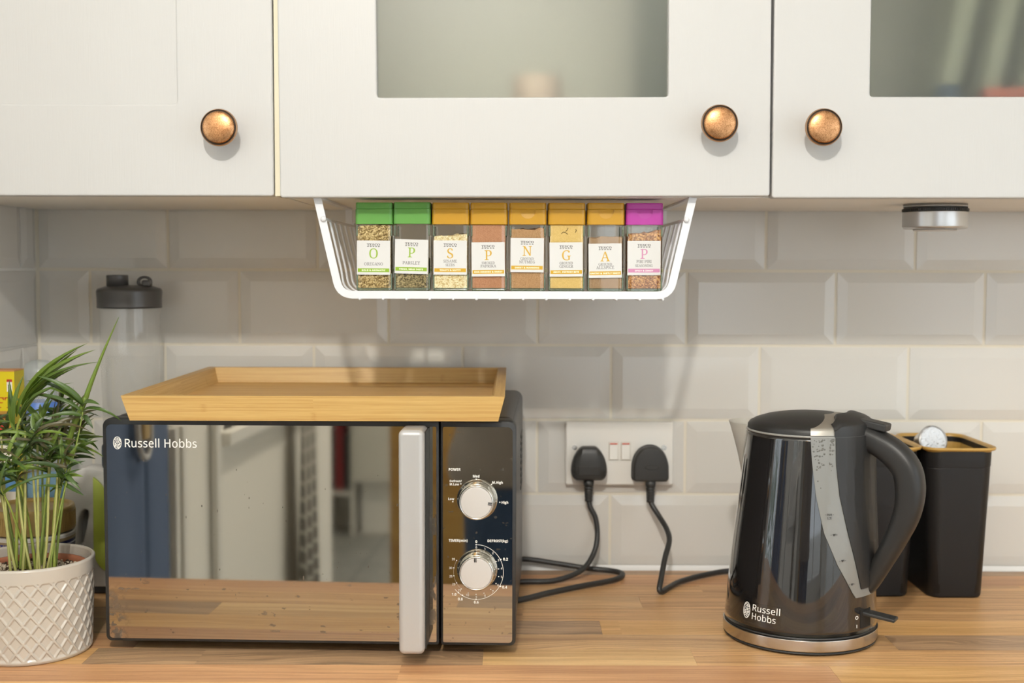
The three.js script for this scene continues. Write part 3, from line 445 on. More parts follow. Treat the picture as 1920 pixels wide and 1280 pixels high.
  const doorGlass = print(1845, 1216, (c) => {
    emblem(c, 62, 104, 22, 34, 4); c.font = '66px sans-serif'; c.textBaseline = 'alphabetic'; c.save(); c.translate(98, 128); const m = c.measureText('Russell Hobbs').width; c.scale(414 / m, 1); c.fillText('Russell Hobbs', 0, 0); c.restore();
  }, (u, v, x, y) => {
    let s = smooth(0.56, 0.72, fbm(x * 0.02, y * 0.02, 4)) * smooth(0.0, 1, (1 - smooth(0, 0.08, u)) * smooth(0.72, 0.9, v) * 1.2) * 0.9;
    s = Math.max(s, smooth(0.50, 0.68, fbm(x * 0.05 + 9, y * 0.05, 3)) * (1 - smooth(0.01, 0.07, u)) * smooth(0.70, 0.95, v) * 0.8);
    for (const [a, b, r, e] of specks) { const dx = (u - a) * 1.5, dy = (v - b) / e; if (Math.abs(dx) < r && dx * dx + dy * dy < r * r) s = Math.max(s, 0.75); }
    s = Math.max(s, smooth(0.765, 0.80, fbm(x * 0.014 + 40, y * 0.03, 4)) * smooth(0.7, 0.8, v) * 0.5);
    if (u > 0.955) s = Math.max(s, smooth(0.52, 0.66, fbm(x * 0.035 + 3, y * 0.02, 4)) * smooth(0.25, 0.5, v) * 0.6);
    return s;
  });
  part(door, 'mirror_glass', glassPlate(gx0, gx1, gy0, gy1, [0.004, 0.0015, 0.0015, 0.005], zf - 0.0012, zf), doorGlass, 'dark mirrored door glass with printed lettering');
  const px0 = xd + 0.0035, px1 = w / 2 - 0.0035;
  const dialTxt = (c) => {
    const X = (p) => (p - 833) * 5, Y = (p) => (p - 797) * 5; c.textAlign = 'center'; c.textBaseline = 'middle';
    const tx = (s, x, y, f = 7.6, b = 'bold') => { c.font = `${b} ${f * 4.5}px sans-serif`; c.save(); c.translate(X(x), Y(y)); c.scale(0.95, 1); c.fillText(s, 0, 0); c.restore(); }, dot = (x, y, r = 1.25) => { c.beginPath(); c.arc(X(x), Y(y), r * 5, 0, 7); c.fill(); };
    tx('POWER', 855, 877, 7.8); tx('Med', 896, 889.5, 7.4); tx('M.High', 936.5, 901, 7.2); tx('Defrost/', 857, 899, 6.8); tx('M.Low', 854.5, 905, 6.8); tx('Low', 848.5, 932.5, 7.2); tx('High', 950.5, 938.3, 7.2);
    dot(896, 895); dot(925.2, 904.4); dot(867, 904); dot(851.7, 937.6); dot(941, 938);
    tx('TIMER(min)', 862, 1011, 7.6); tx('DEFROST(kg)', 937, 1011, 7.6); tx('0', 896.5, 1013, 8.2); dot(896, 1018.7); tx('0', 896.3, 1023.6, 7, ''); dot(896, 1028.6, 1);
    for (const [s, x, y] of [['1', 913, 1026], ['2', 928, 1034], ['3', 938.5, 1047.5], ['4', 944.5, 1063], ['5', 944.5, 1079], ['6', 938, 1095], ['7', 928, 1107], ['8', 913, 1115], ['9', 896.5, 1118], ['10', 879.5, 1114.5], ['15', 864, 1105.5], ['20', 853.5, 1094], ['25', 848, 1079], ['30', 847.5, 1063], ['35', 853, 1046.5]]) tx(s, x, y, 6.6, '');
    for (const [x, y] of [[911, 1031], [924, 1038.5], [934, 1050], [939, 1064], [939, 1078.5], [934, 1092], [924, 1103.3], [911, 1110.5], [896, 1113], [881, 1110.5], [868, 1103], [859, 1091.5], [853.6, 1078], [853.6, 1063], [859, 1049]]) dot(x, y, 1.1);
    for (const [s, x, y] of [['0.2', 952, 1045.5], ['0.4', 950.5, 1098.8], ['0.6', 896.5, 1128], ['0.8', 866, 1122.3], ['1.0', 854, 1113.4]]) tx(s, x, y, 8);
    for (const [x, y] of [[943, 1046], [942.5, 1097], [896, 1122.3], [870, 1115], [862.3, 1110]]) dot(x, y, 1.5);
    c.lineWidth = 4; c.beginPath(); c.arc(X(896), Y(1070.5), 52 * 5, -Math.PI / 2, Math.PI * 0.78); c.stroke();
    c.setLineDash([3, 8]); c.beginPath(); c.arc(X(896), Y(1070.7), 42.8 * 5, Math.PI * 0.72, Math.PI * 1.17); c.stroke(); c.setLineDash([]);
  };
  const rp = rng(31), sp2 = Array.from({ length: 40 }, () => [rp(), rp(), 0.0008 + rp() * rp() * 0.0022]);
  const panelGlass = print(660, 2040, dialTxt, (u, v, x, y) => { let s = smooth(0.76, 0.82, fbm(x * 0.02, y * 0.02, 4)) * 0.3; for (const [a, b, r] of sp2) { const dx = u - a, dy = (v - b) * 3.1; if (dx * dx + dy * dy < r * r) s = 0.6; } return s; });
  part(panel, 'mirror_glass', glassPlate(px0, px1, gy0, gy1, [0.0015, 0.004, 0.006, 0.0015], zf - 0.0012, zf), panelGlass, 'dark mirrored control panel with printed dial markings');
  const dial = (name, x, y, turn) => {
    const d = part(mw, name, lathe([[0.0, 0], [0.0212, 0], [0.0214, 0.0015], [0.0204, 0.003], [0.0196, 0.0034], [0.0190, 0.012], [0.0186, 0.0165], [0.0176, 0.0180], [0.0168, 0.0178], [0.0166, 0.0172], [0, 0.0172]], 64).rotateX(Math.PI / 2), P({ color: rgb(0.70, 0.69, 0.66), metalness: 1, roughness: 0.16 }), 'chrome dial');
    d.position.set(x, y, zf + 0.0001); d.rotation.z = turn;
    part(d, 'cap', lathe([[0, 0.0172], [0.0163, 0.0172], [0.0163, 0.0180], [0.0156, 0.0186], [0, 0.0187]], 64).rotateX(Math.PI / 2), P({ color: rgb(0.60, 0.57, 0.54), roughness: 0.42, metalness: 0.2 }));
    part(d, 'pointer', [bx(0.0011, 0.0042, 0.0006, -0.0010, 0.0145, 0.0189)], M.blackPlastic); part(d, 'pointer', [bx(0.0011, 0.0042, 0.0009, 0.0006, 0.0145, 0.0190)], M.chrome);
  };
  dial('power_dial', 0.1791, 0.1688, -Math.PI / 2 - 0.08); dial('timer_dial', 0.1791, 0.0940, 0.04);
  const h = part(mw, 'handle', rb(0.0262, 0.232, 0.046, 0.0058, 0.1146, 0.1318, zf + 0.0235, 5), M.silverPlastic, 'tall silver door handle');
  part(h, 'inner_side', rb(0.0012, 0.226, 0.034, 0.0004, 0.1146 + 0.0134, 0.1320, zf + 0.0185), M.blackPlastic);
  for (const x of [-0.17, 0.17]) for (const z of [-0.12, 0.11]) part(mw, 'foot', cyl(0.012, 0.010, 0.0125, x, 0.00625, z, 24), M.rubber);
  part(mw, 'vent', Array.from({ length: 9 }, (_, i) => bx(0.0012, 0.004, 0.06, w / 2 - 0.0012, 0.14 + i * 0.008, -0.09)), M.blackPlastic);
}

// ------------------------------------------------------------------ bamboo tray
{
  const t = thing('serving_tray', 'shallow rectangular bamboo tray lying on the microwave', 'tray', -0.2047, W + 0.2536, 0.218);
  const wx = 0.1975, wz = 0.1825, f = 0.0068, hh = 0.0265, th = 0.011;
  part(t, 'base', boxUV(new THREE.BoxGeometry(2 * (wx - f), 0.006, 2 * (wz - f)).translate(0, 0.0045, 0)), P({ map: rep(bambooTex, 3, 4), roughness: 0.42, color: rgb(0.95, 0.98, 0.93) }));
  // four mitred sides leaning outwards
  const side = (L, out) => {                          // a side along x at +out, before turning
    const p = (x, y, z) => V(x, y, z), a = L - f, b = L;
    const q = [p(-a, 0, out - f), p(a, 0, out - f), p(b, hh, out), p(-b, hh, out), p(-b + th, hh, out - th), p(b - th, hh, out - th), p(a - th, 0.0015, out - f - th), p(-a + th, 0.0015, out - f - th)];
    const faces = [[0, 1, 2, 3], [3, 2, 5, 4], [4, 5, 6, 7], [7, 6, 1, 0], [1, 6, 5, 2], [0, 3, 4, 7]], pos = [];
    for (const [i, j, k, l] of faces) for (const n of [i, j, k, i, k, l]) pos.push(q[n].x, q[n].y, q[n].z);
    const g = new THREE.BufferGeometry(); g.setAttribute('position', new THREE.Float32BufferAttribute(pos, 3)); g.computeVertexNormals(); return boxUV(g);
  };
  part(t, 'side', side(wx, wz), bambooMat); part(t, 'side', side(wx, wz).rotateY(Math.PI), bambooMat); part(t, 'side', side(wz, wx).rotateY(Math.PI / 2), bambooMat); part(t, 'side', side(wz, wx).rotateY(-Math.PI / 2), bambooMat);
}

// ------------------------------------------------------------------ kettle
{
  const HA = 54 * Math.PI / 180, hd = V(Math.sin(HA), 0, Math.cos(HA)), side = V(Math.cos(HA), 0, -Math.sin(HA));
  const k = thing('kettle', 'glossy black jug kettle with a grey water gauge on a steel base', 'kettle', 0.326, W, 0.29);
  const T = [[0.020, 0.0838, 0], [0.05, 0.0820, 0.0009], [0.105, 0.0787, 0.0033], [0.17, 0.0733, 0.0056], [0.234, 0.0689, 0.0083]];
  const cr = new THREE.CatmullRomCurve3(T.map((t) => V(t[1], t[0], t[2])), false, 'centripetal');
  const at = (y) => { let a = 0, b = 1; for (let i = 0; i < 30; i++) { const m = (a + b) / 2; cr.getPoint(m).y < y ? a = m : b = m; } const q = cr.getPoint((a + b) / 2); return [q.x, q.z]; };
  const pt = (th, y, o = 0) => { const [r, c] = at(y); return V(hd.x * c + Math.sin(th) * (r + o), y, hd.z * c + Math.cos(th) * (r + o)); };
  part(k, 'power_base', lathe([[0, 0.003], [0.080, 0.003], [0.0845, 0.0042], [0.0853, 0.006], [0.0853, 0.0165], [0.0845, 0.0172], [0, 0.0172]], 96), M.steel, 'brushed steel ring base');
  part(k, 'base_foot', lathe([[0, 0.0002], [0.080, 0.0002], [0.0835, 0.0016], [0.0848, 0.0042], [0, 0.0044]], 80), M.rubber);
  part(k, 'base_gasket', lathe([[0, 0.0172], [0.0838, 0.0172], [0.0825, 0.0185], [0.0825, 0.0205], [0, 0.0206]], 80), M.rubber);
  const rings = []; for (let i = 0; i <= 40; i++) { const y = 0.0206 + (0.2335 - 0.0206) * i / 40, ring = []; for (let j = 0; j < 128; j++) ring.push(pt(j / 128 * 2 * Math.PI, y)); rings.push(ring); }
  const bodyGeo = sweep(rings); { const uv = bodyGeo.attributes.uv; }
  part(k, 'body', bodyGeo, M.blackGloss);
  // lettering: thin printed patches that follow the body
  const decal = (a0, a1, y0, y1, o, n = 24, m = 6) => { const R = []; for (let i = 0; i <= m; i++) { const row = []; for (let j = 0; j <= n; j++) row.push(pt(mix(a0, a1, j / n), mix(y0, y1, i / m), o)); R.push(row); } return sweep(R, { closed: false, caps: false }); };
  const deg = Math.PI / 180;
  const logoTex = canvasTex(512, 256, (x, w, h) => { x.clearRect(0, 0, w, h); x.fillStyle = x.strokeStyle = '#f2f0ec'; emblem(x, 58, 116, 50, 94, 9); x.font = '108px sans-serif'; x.textBaseline = 'alphabetic'; for (const [s, y, wd] of [['Russell', 104, 370], ['Hobbs', 208, 320]]) { x.save(); x.translate(134, y); const m = x.measureText(s).width; x.scale(wd / m, 1); x.fillText(s, 0, 0); x.restore(); } });
  part(k, 'printed_logo', decal(-60.5 * deg, -27 * deg, 0.0275, 0.0505, 0.00025), P({ map: logoTex, transparent: true, roughness: 0.4 }), 'white lettering printed on the black body');
  const marks = canvasTex(64, 256, (x, w, h) => { x.clearRect(0, 0, w, h); x.strokeStyle = '#f2f0ec'; x.lineWidth = 9; x.beginPath(); x.ellipse(32, 60, 18, 26, 0, 0, 7); x.stroke(); x.beginPath(); x.moveTo(32, 172); x.lineTo(32, 228); x.stroke(); });
  part(k, 'switch_marks', decal(30 * deg, 34.5 * deg, 0.0255, 0.0425, 0.00025, 4), P({ map: marks, transparent: true, roughness: 0.4 }), 'white O and I marks');
  // water gauge: a long translucent U that narrows downwards, on both sides of the handle
  const GL = [[0.0605, 30.5], [0.0655, 27.5], [0.0972, 13.2], [0.1317, 1.6], [0.1711, -5.9], [0.2106, -11.0], [0.2335, -13.0]];
  const GR = [[0.0605, 37], [0.0682, 35.6], [0.0953, 29.6], [0.1305, 21.6], [0.1708, 13.8], [0.205, 9.9], [0.2335, 8.7]];
  const look = (L, y) => { for (let i = 0; i < L.length - 1; i++) if (y <= L[i + 1][0]) return mix(L[i][1], L[i + 1][1], clamp((y - L[i][0]) / (L[i + 1][0] - L[i][0]))); return L[L.length - 1][1]; };
  const shell = (f0, f1, y0, y1, o, n = 10, m = 40) => { const R = []; for (let i = 0; i <= m; i++) { const y = mix(y0, y1, i / m), a = f0(y) * deg, b = f1(y) * deg, row = []; row.push(pt(a, y, -0.001)); for (let j = 0; j <= n; j++) row.push(pt(mix(a, b, j / n), y, o)); row.push(pt(b, y, -0.001)); R.push(row); } return toCreasedNormals(sweep(R, { closed: false, caps: false }), 0.5); };
  const gaugeMap = canvasTex(256, 1024, (x, w, h) => {
    x.fillStyle = '#b9b6aa'; x.fillRect(0, 0, w, h); const r = rng(4);
    x.fillStyle = '#6f6b60'; x.strokeStyle = '#d5d2c8'; for (let i = 0; i < 70; i++) { const y = 30 + r() * r() * 260, u = r(), xx = (u < 0.62 ? 30 + r() * 110 : 160 + r() * 50); x.beginPath(); x.arc(xx, y, 2 + r() * 5, 0, 7); x.fill(); x.lineWidth = 1.5; x.stroke(); }
  });
  const gauge = part(k, 'water_gauge', shell((y) => look(GL, y), (y) => 108 - look(GL, y), 0.0602, 0.2335, 0.0010, 40, 50), P({ color: rgb(0.215, 0.215, 0.20), roughness: 0.22 }), 'pale grey translucent water gauge');
  { // condensation beads and the small printed cup marks
    const r = rng(14), beads = []; for (let i = 0; i < 64; i++) { const y = 0.231 - r() * r() * 0.052, q = r(), a = q < 0.65 ? mix(look(GL, y) + 1.5, 0, r()) : mix(4, 7.5, r()); const p = pt(a * deg, y, 0.0010); beads.push(new THREE.SphereGeometry(0.0005 + r() * 0.0007, 8, 6).scale(1, 1, 0.45).rotateY(a * deg).translate(p.x, p.y, p.z)); }
    part(gauge, 'condensation', beads, P({ color: rgb(0.13, 0.128, 0.115), roughness: 0.12 })).userData.kind = 'stuff';
    const cup = canvasTex(128, 96, (x, w, h) => { x.clearRect(0, 0, w, h); x.fillStyle = x.strokeStyle = '#2a2926'; x.lineWidth = 7; x.beginPath(); x.moveTo(40, 30); x.lineTo(82, 30); x.bezierCurveTo(82, 74, 40, 74, 40, 30); x.fill(); x.beginPath(); x.arc(86, 42, 10, -1.6, 1.6); x.stroke(); x.fillRect(4, 42, 22, 6); x.fillRect(102, 42, 22, 6); });
    const maxT = canvasTex(128, 96, (x, w, h) => { x.clearRect(0, 0, w, h); x.fillStyle = '#2a2926'; x.textAlign = 'center'; x.font = 'bold 40px sans-serif'; x.fillText('- max -', 64, 40); x.fillText('1.7l', 64, 84); });
    const cm = P({ map: cup, transparent: true, roughness: 0.5 }), mm = P({ map: maxT, transparent: true, roughness: 0.5 });
    part(k, 'max_mark', decal(1.8 * deg, 8.8 * deg, 0.1455, 0.1545, 0.0013, 6), mm); for (const [a, y] of [[9.5, 0.130], [17, 0.102], [26.2, 0.0757]]) part(k, 'cup_mark', decal((a - 3.2) * deg, (a + 3.2) * deg, y - 0.0034, y + 0.0034, 0.0013, 6), cm);
  }
  part(k, 'handle_plate', shell((y) => look(GR, y), (y) => 108 - look(GR, y), 0.0690, 0.2335, 0.0022, 40, 50), M.blackMatte, 'matte black plate behind the handle');
  // handle loop
  const HP = [[0.030, 0.2315, 0.0105, 0.017], [0.046, 0.2335, 0.0120, 0.0165], [0.064, 0.2325, 0.0128, 0.0155], [0.083, 0.2262, 0.0135, 0.0150], [0.103, 0.2150, 0.0148, 0.0148], [0.1172, 0.1995, 0.0152, 0.0148], [0.1218, 0.1785, 0.0152, 0.0148], [0.1190, 0.1525, 0.0138, 0.0142], [0.1085, 0.1250, 0.0118, 0.0135], [0.0935, 0.0950, 0.0104, 0.0126], [0.0805, 0.0705, 0.0092, 0.0118], [0.0735, 0.0585, 0.0066, 0.0105]];
  const hc = new THREE.CatmullRomCurve3(HP.map((p) => V(p[0], p[1], 0)), false, 'centripetal'), hr = []; const NS = 70;
  for (let i = 0; i <= NS; i++) { const t = i / NS, q = hc.getPoint(t), tg = hc.getTangent(t), n = V(-tg.y, tg.x, 0), f = t * (HP.length - 1), a = Math.min(HP.length - 2, Math.floor(f)), u = f - a, hw = mix(HP[a][2], HP[a + 1][2], u), ww = mix(HP[a][3], HP[a + 1][3], u), ring = [];
    for (let j = 0; j < 28; j++) { const an = j / 28 * 2 * Math.PI, c = Math.cos(an), s = Math.sin(an), e = 0.72, cx = Math.sign(c) * Math.abs(c) ** e * hw, sx = Math.sign(s) * Math.abs(s) ** e * ww; const r = q.x + n.x * cx, y = q.y + n.y * cx; ring.push(V(hd.x * r, y, hd.z * r).addScaledVector(side, sx)); } hr.push(ring); }
  const handle = part(k, 'handle', sweep(hr), M.blackMatte, 'thick matte black loop handle');
  part(handle, 'lid_button', [(() => { const g = rb(0.030, 0.0085, 0.020, 0.002, 0, 0, 0); g.rotateZ(-0.16); g.rotateY(HA - Math.PI / 2); return g.translate(hd.x * 0.082, 0.2440, hd.z * 0.082); })()], M.blackPlastic);
  // lid
  const top = at(0.2335), lidC = V(hd.x * top[1], 0, hd.z * top[1]);
  part(k, 'rim', new THREE.TorusGeometry(top[0] - 0.0006, 0.0012, 8, 96).rotateX(Math.PI / 2).translate(lidC.x, 0.2335, lidC.z), P({ color: rgb(0.30, 0.29, 0.27), roughness: 0.3 }));
  const lid = part(k, 'lid', lathe([[0.0682, 0.2335], [0.0680, 0.2385], [0.066, 0.2415], [0.060, 0.2448], [0.048, 0.2487], [0.032, 0.2516], [0.016, 0.2530], [0, 0.2534]], 96).translate(lidC.x, 0, lidC.z), M.blackMatte, 'matte black domed lid');
  { // brushed steel tongue on the lid towards the handle
    const R = []; const dome = (r) => { const P0 = [[0, 0.2534], [0.016, 0.2530], [0.032, 0.2516], [0.048, 0.2487], [0.060, 0.2448], [0.066, 0.2415], [0.0682, 0.238]]; for (let i = 0; i < P0.length - 1; i++) if (r <= P0[i + 1][0]) return mix(P0[i][1], P0[i + 1][1], (r - P0[i][0]) / (P0[i + 1][0] - P0[i][0])); return 0.238; };
    const on = (f, r, o) => { const a = HA + f; return V(Math.sin(a) * r, dome(r) + o, Math.cos(a) * r).add(lidC); };
    for (let i = 0; i <= 40; i++) { const f = mix(-67, 67, i / 40) * deg, r0 = 0.026 + 0.040 * smooth(30, 68, Math.abs(f) / deg), row = []; for (let j = 0; j <= 14; j++) row.push(on(f, mix(r0, 0.0678, j / 14), 0.0009)); row.push(on(f, 0.0690, -0.0028)); R.push(row); }
    part(lid, 'steel_inset', sweep(R, { closed: false, caps: false }), P({ color: rgb(0.42, 0.395, 0.35), metalness: 0.8, roughness: 0.42 }), 'brushed steel lid inset');
    const Hg = []; for (let i = 0; i <= 40; i++) { const f = mix(-46, 46, i / 40) * deg, e = Math.abs(f) / deg, r0 = 0.038 + 0.020 * smooth(24, 46, e), lift = 0.0042 * (1 - smooth(38, 46, e)) + 0.0012, row = [on(f, r0 - 0.0005, -0.001)]; for (let j = 0; j <= 12; j++) { const t = j / 12; row.push(on(f, mix(r0, 0.0692, t), lift * smooth(0, 0.2, t + 0.05) + 0.0006)); } row.push(on(f, 0.0697, -0.006)); Hg.push(row); }
    part(handle, 'hinge_cover', sweep(Hg, { closed: false, caps: false }), M.blackMatte);
  }
  // spout: clear-grey scoop on the far side
  { const R = []; for (let i = 0; i <= 18; i++) { const y = mix(0.165, 0.2375, i / 18), t = i / 18, row = []; const out = mix(0.001, 0.026, t ** 1.25), half = mix(6, 30, t ** 0.8) * deg; for (let j = 0; j <= 20; j++) { const u = j / 20 * 2 - 1, a = HA + Math.PI + u * half; row.push(pt(a, Math.min(y, 0.2335), out * (1 - u * u) + 0.0008).setY(y)); } R.push(row); }
    part(k, 'spout', sweep(R, { closed: false, caps: false }), P({ color: rgb(0.60, 0.58, 0.53), roughness: 0.25, transmission: 0.35, thickness: 0 }), 'pale grey translucent spout'); }
  // switch lever at the foot of the handle
  { const a = 44 * deg, g = rb(0.016, 0.0040, 0.036, 0.0015, 0, 0, 0.018).rotateX(0.10); g.rotateY(58 * deg); const q = pt(a, 0.040, -0.004); g.translate(q.x, 0.0415, q.z); part(k, 'switch_lever', g, M.blackPlastic); part(k, 'switch_slot', [decal(36 * deg, 50 * deg, 0.026, 0.0455, 0.0003, 8)], P({ color: rgb(0.004, 0.004, 0.004), roughness: 0.6 })); }
}

// ------------------------------------------------------------------ canisters
{
  const gold = P({ color: rgb(0.50, 0.30, 0.075), roughness: 0.36 }), black = P({ color: rgb(0.013, 0.012, 0.012), roughness: 0.42, specularIntensity: 0.6, bumpMap: rep(tex(128, 128, (u, v, x, y) => hash(x, y), false), 1, 1), bumpScale: 0.00012 });
  const ring = (w, d, r, y, n = 10) => { const o = []; for (const [sx, sz, a0] of [[1, 1, 0], [-1, 1, 1], [-1, -1, 2], [1, -1, 3]]) for (let i = 0; i <= n; i++) { const a = (a0 + i / n) * Math.PI / 2; o.push(V(sx * (w / 2 - r) + Math.cos(a) * r, y, sz * (d / 2 - r) + Math.sin(a) * r)); } return o.reverse(); };
  const canister = (label, x, z, turn) => {
    const c = thing('canister', label, 'canister', x, W, z, turn);
    const sec = [[0.066, 0.112, 0.014, 0.0003], [0.069, 0.116, 0.016, 0.003], [0.0715, 0.1195, 0.017, 0.04], [0.0765, 0.125, 0.017, 0.105], [0.0812, 0.1285, 0.017, 0.1635], [0.0810, 0.1282, 0.017, 0.1645], [0.0806, 0.1278, 0.017, 0.1655], [0.0818, 0.129, 0.017, 0.1668], [0.0832, 0.1305, 0.017, 0.1875]];
    const inner = [[0.0812, 0.1285, 0.016, 0.1875], [0.076, 0.123, 0.016, 0.10], [0.069, 0.116, 0.015, 0.006]];
    part(c, 'body', sweep([...sec, ...inner].map((s) => ring(...s))), black);
    part(c, 'rim', sweep([[0.0832, 0.1305, 0.017, 0.1865], [0.0905, 0.1375, 0.019, 0.1872], [0.0925, 0.1395, 0.020, 0.1888], [0.0922, 0.1392, 0.020, 0.1905], [0.0900, 0.1370, 0.0185, 0.1913], [0.0850, 0.132, 0.017, 0.1898], [0.0806, 0.1278, 0.016, 0.1800], [0.0800, 0.127, 0.016, 0.1700], [0.0812, 0.1284, 0.016, 0.1700], [0.0820, 0.1292, 0.016, 0.1800]].map((s) => ring(...s)), { caps: false }), gold, 'matt gold flanged rim');
    return c;
  };
  canister('black tapered canister with a gold rim, partly behind the kettle handle', 0.4655, 0.0795, 0.03);
  const c2 = canister('black tapered canister with a gold rim holding a silver pod, rightmost', 0.5585, 0.0835, 0);
  part(c2, 'contents', rb(0.070, 0.10, 0.117, 0.012, 0, 0.112, 0), P({ color: rgb(0.055, 0.045, 0.04), roughness: 0.7 }), 'dark contents');
  const foil = P({ color: rgb(0.55, 0.54, 0.53), metalness: 0.9, roughness: 0.36, bumpMap: rep(tex(128, 128, (u, v) => fbm(u * 30, v * 30, 3), false), 1, 1), bumpScale: 0.0008 });
  const d = thing('coffee_pod', 'silver foil topped coffee pod standing in the right canister', 'coffee pod', 0.5440, W + 0.1905, 0.082); 
  part(d, 'foil', lathe([[0, 0.0016], [0.0160, 0.0014], [0.0166, 0.0020], [0.0182, 0.0016], [0.0184, 0.0], [0, -0.0004]], 48).rotateX(Math.PI / 2), foil); part(d, 'cup', lathe([[0.0, -0.026], [0.010, -0.026], [0.0115, -0.024], [0.0152, -0.001], [0.0180, 0.0]], 40).rotateX(Math.PI / 2), P({ color: rgb(0.7, 0.69, 0.67), metalness: 0.9, roughness: 0.35 }));
  d.rotation.set(-0.22, 0.18, 0.0); d.scale.setScalar(1.08); 
}

// ------------------------------------------------------------------ tall clear bottle
{
  const b = thing('drinks_bottle', 'tall clear plastic bottle with a smoky grey lid behind the tray', 'bottle', -0.5005, W, 0.052);
  const smoke = P({ color: rgb(0.085, 0.082, 0.080), roughness: 0.3 });
  part(b, 'body', lathe([[0, 0.001], [0.030, 0.001], [0.033, 0.004], [0.0335, 0.06], [0.0350, 0.18], [0.0372, 0.28], [0.0388, 0.352], [0.0388, 0.362]], 64), P({ color: rgb(0.97, 0.97, 0.96), transmission: 0.88, thickness: 0, roughness: 0.05, ior: 1.45 }), 'clear plastic body');
  const lid = part(b, 'lid', lathe([[0, 0.3585], [0.0408, 0.3585], [0.0412, 0.3610], [0.0406, 0.3618], [0.0412, 0.3640], [0.0406, 0.3650], [0.0412, 0.3670], [0.0408, 0.3690], [0.0416, 0.3800], [0.0402, 0.3835], [0.030, 0.3868], [0.014, 0.3882], [0, 0.3884]], 64), smoke, 'smoky grey screw lid');
  part(lid, 'spout', lathe([[0, 0.3850], [0.0140, 0.3850], [0.0138, 0.4005], [0.0130, 0.4014], [0.0120, 0.4005], [0.0118, 0.392], [0, 0.392]], 40).translate(-0.0135, 0, 0.006), smoke);
  part(lid, 'carry_loop', [new THREE.TorusGeometry(0.0062, 0.0018, 8, 24).scale(1.3, 1, 1).translate(0.0225, 0.3925, 0.008), rb(0.012, 0.009, 0.012, 0.003, 0.0255, 0.3905, 0.008)], smoke);
}

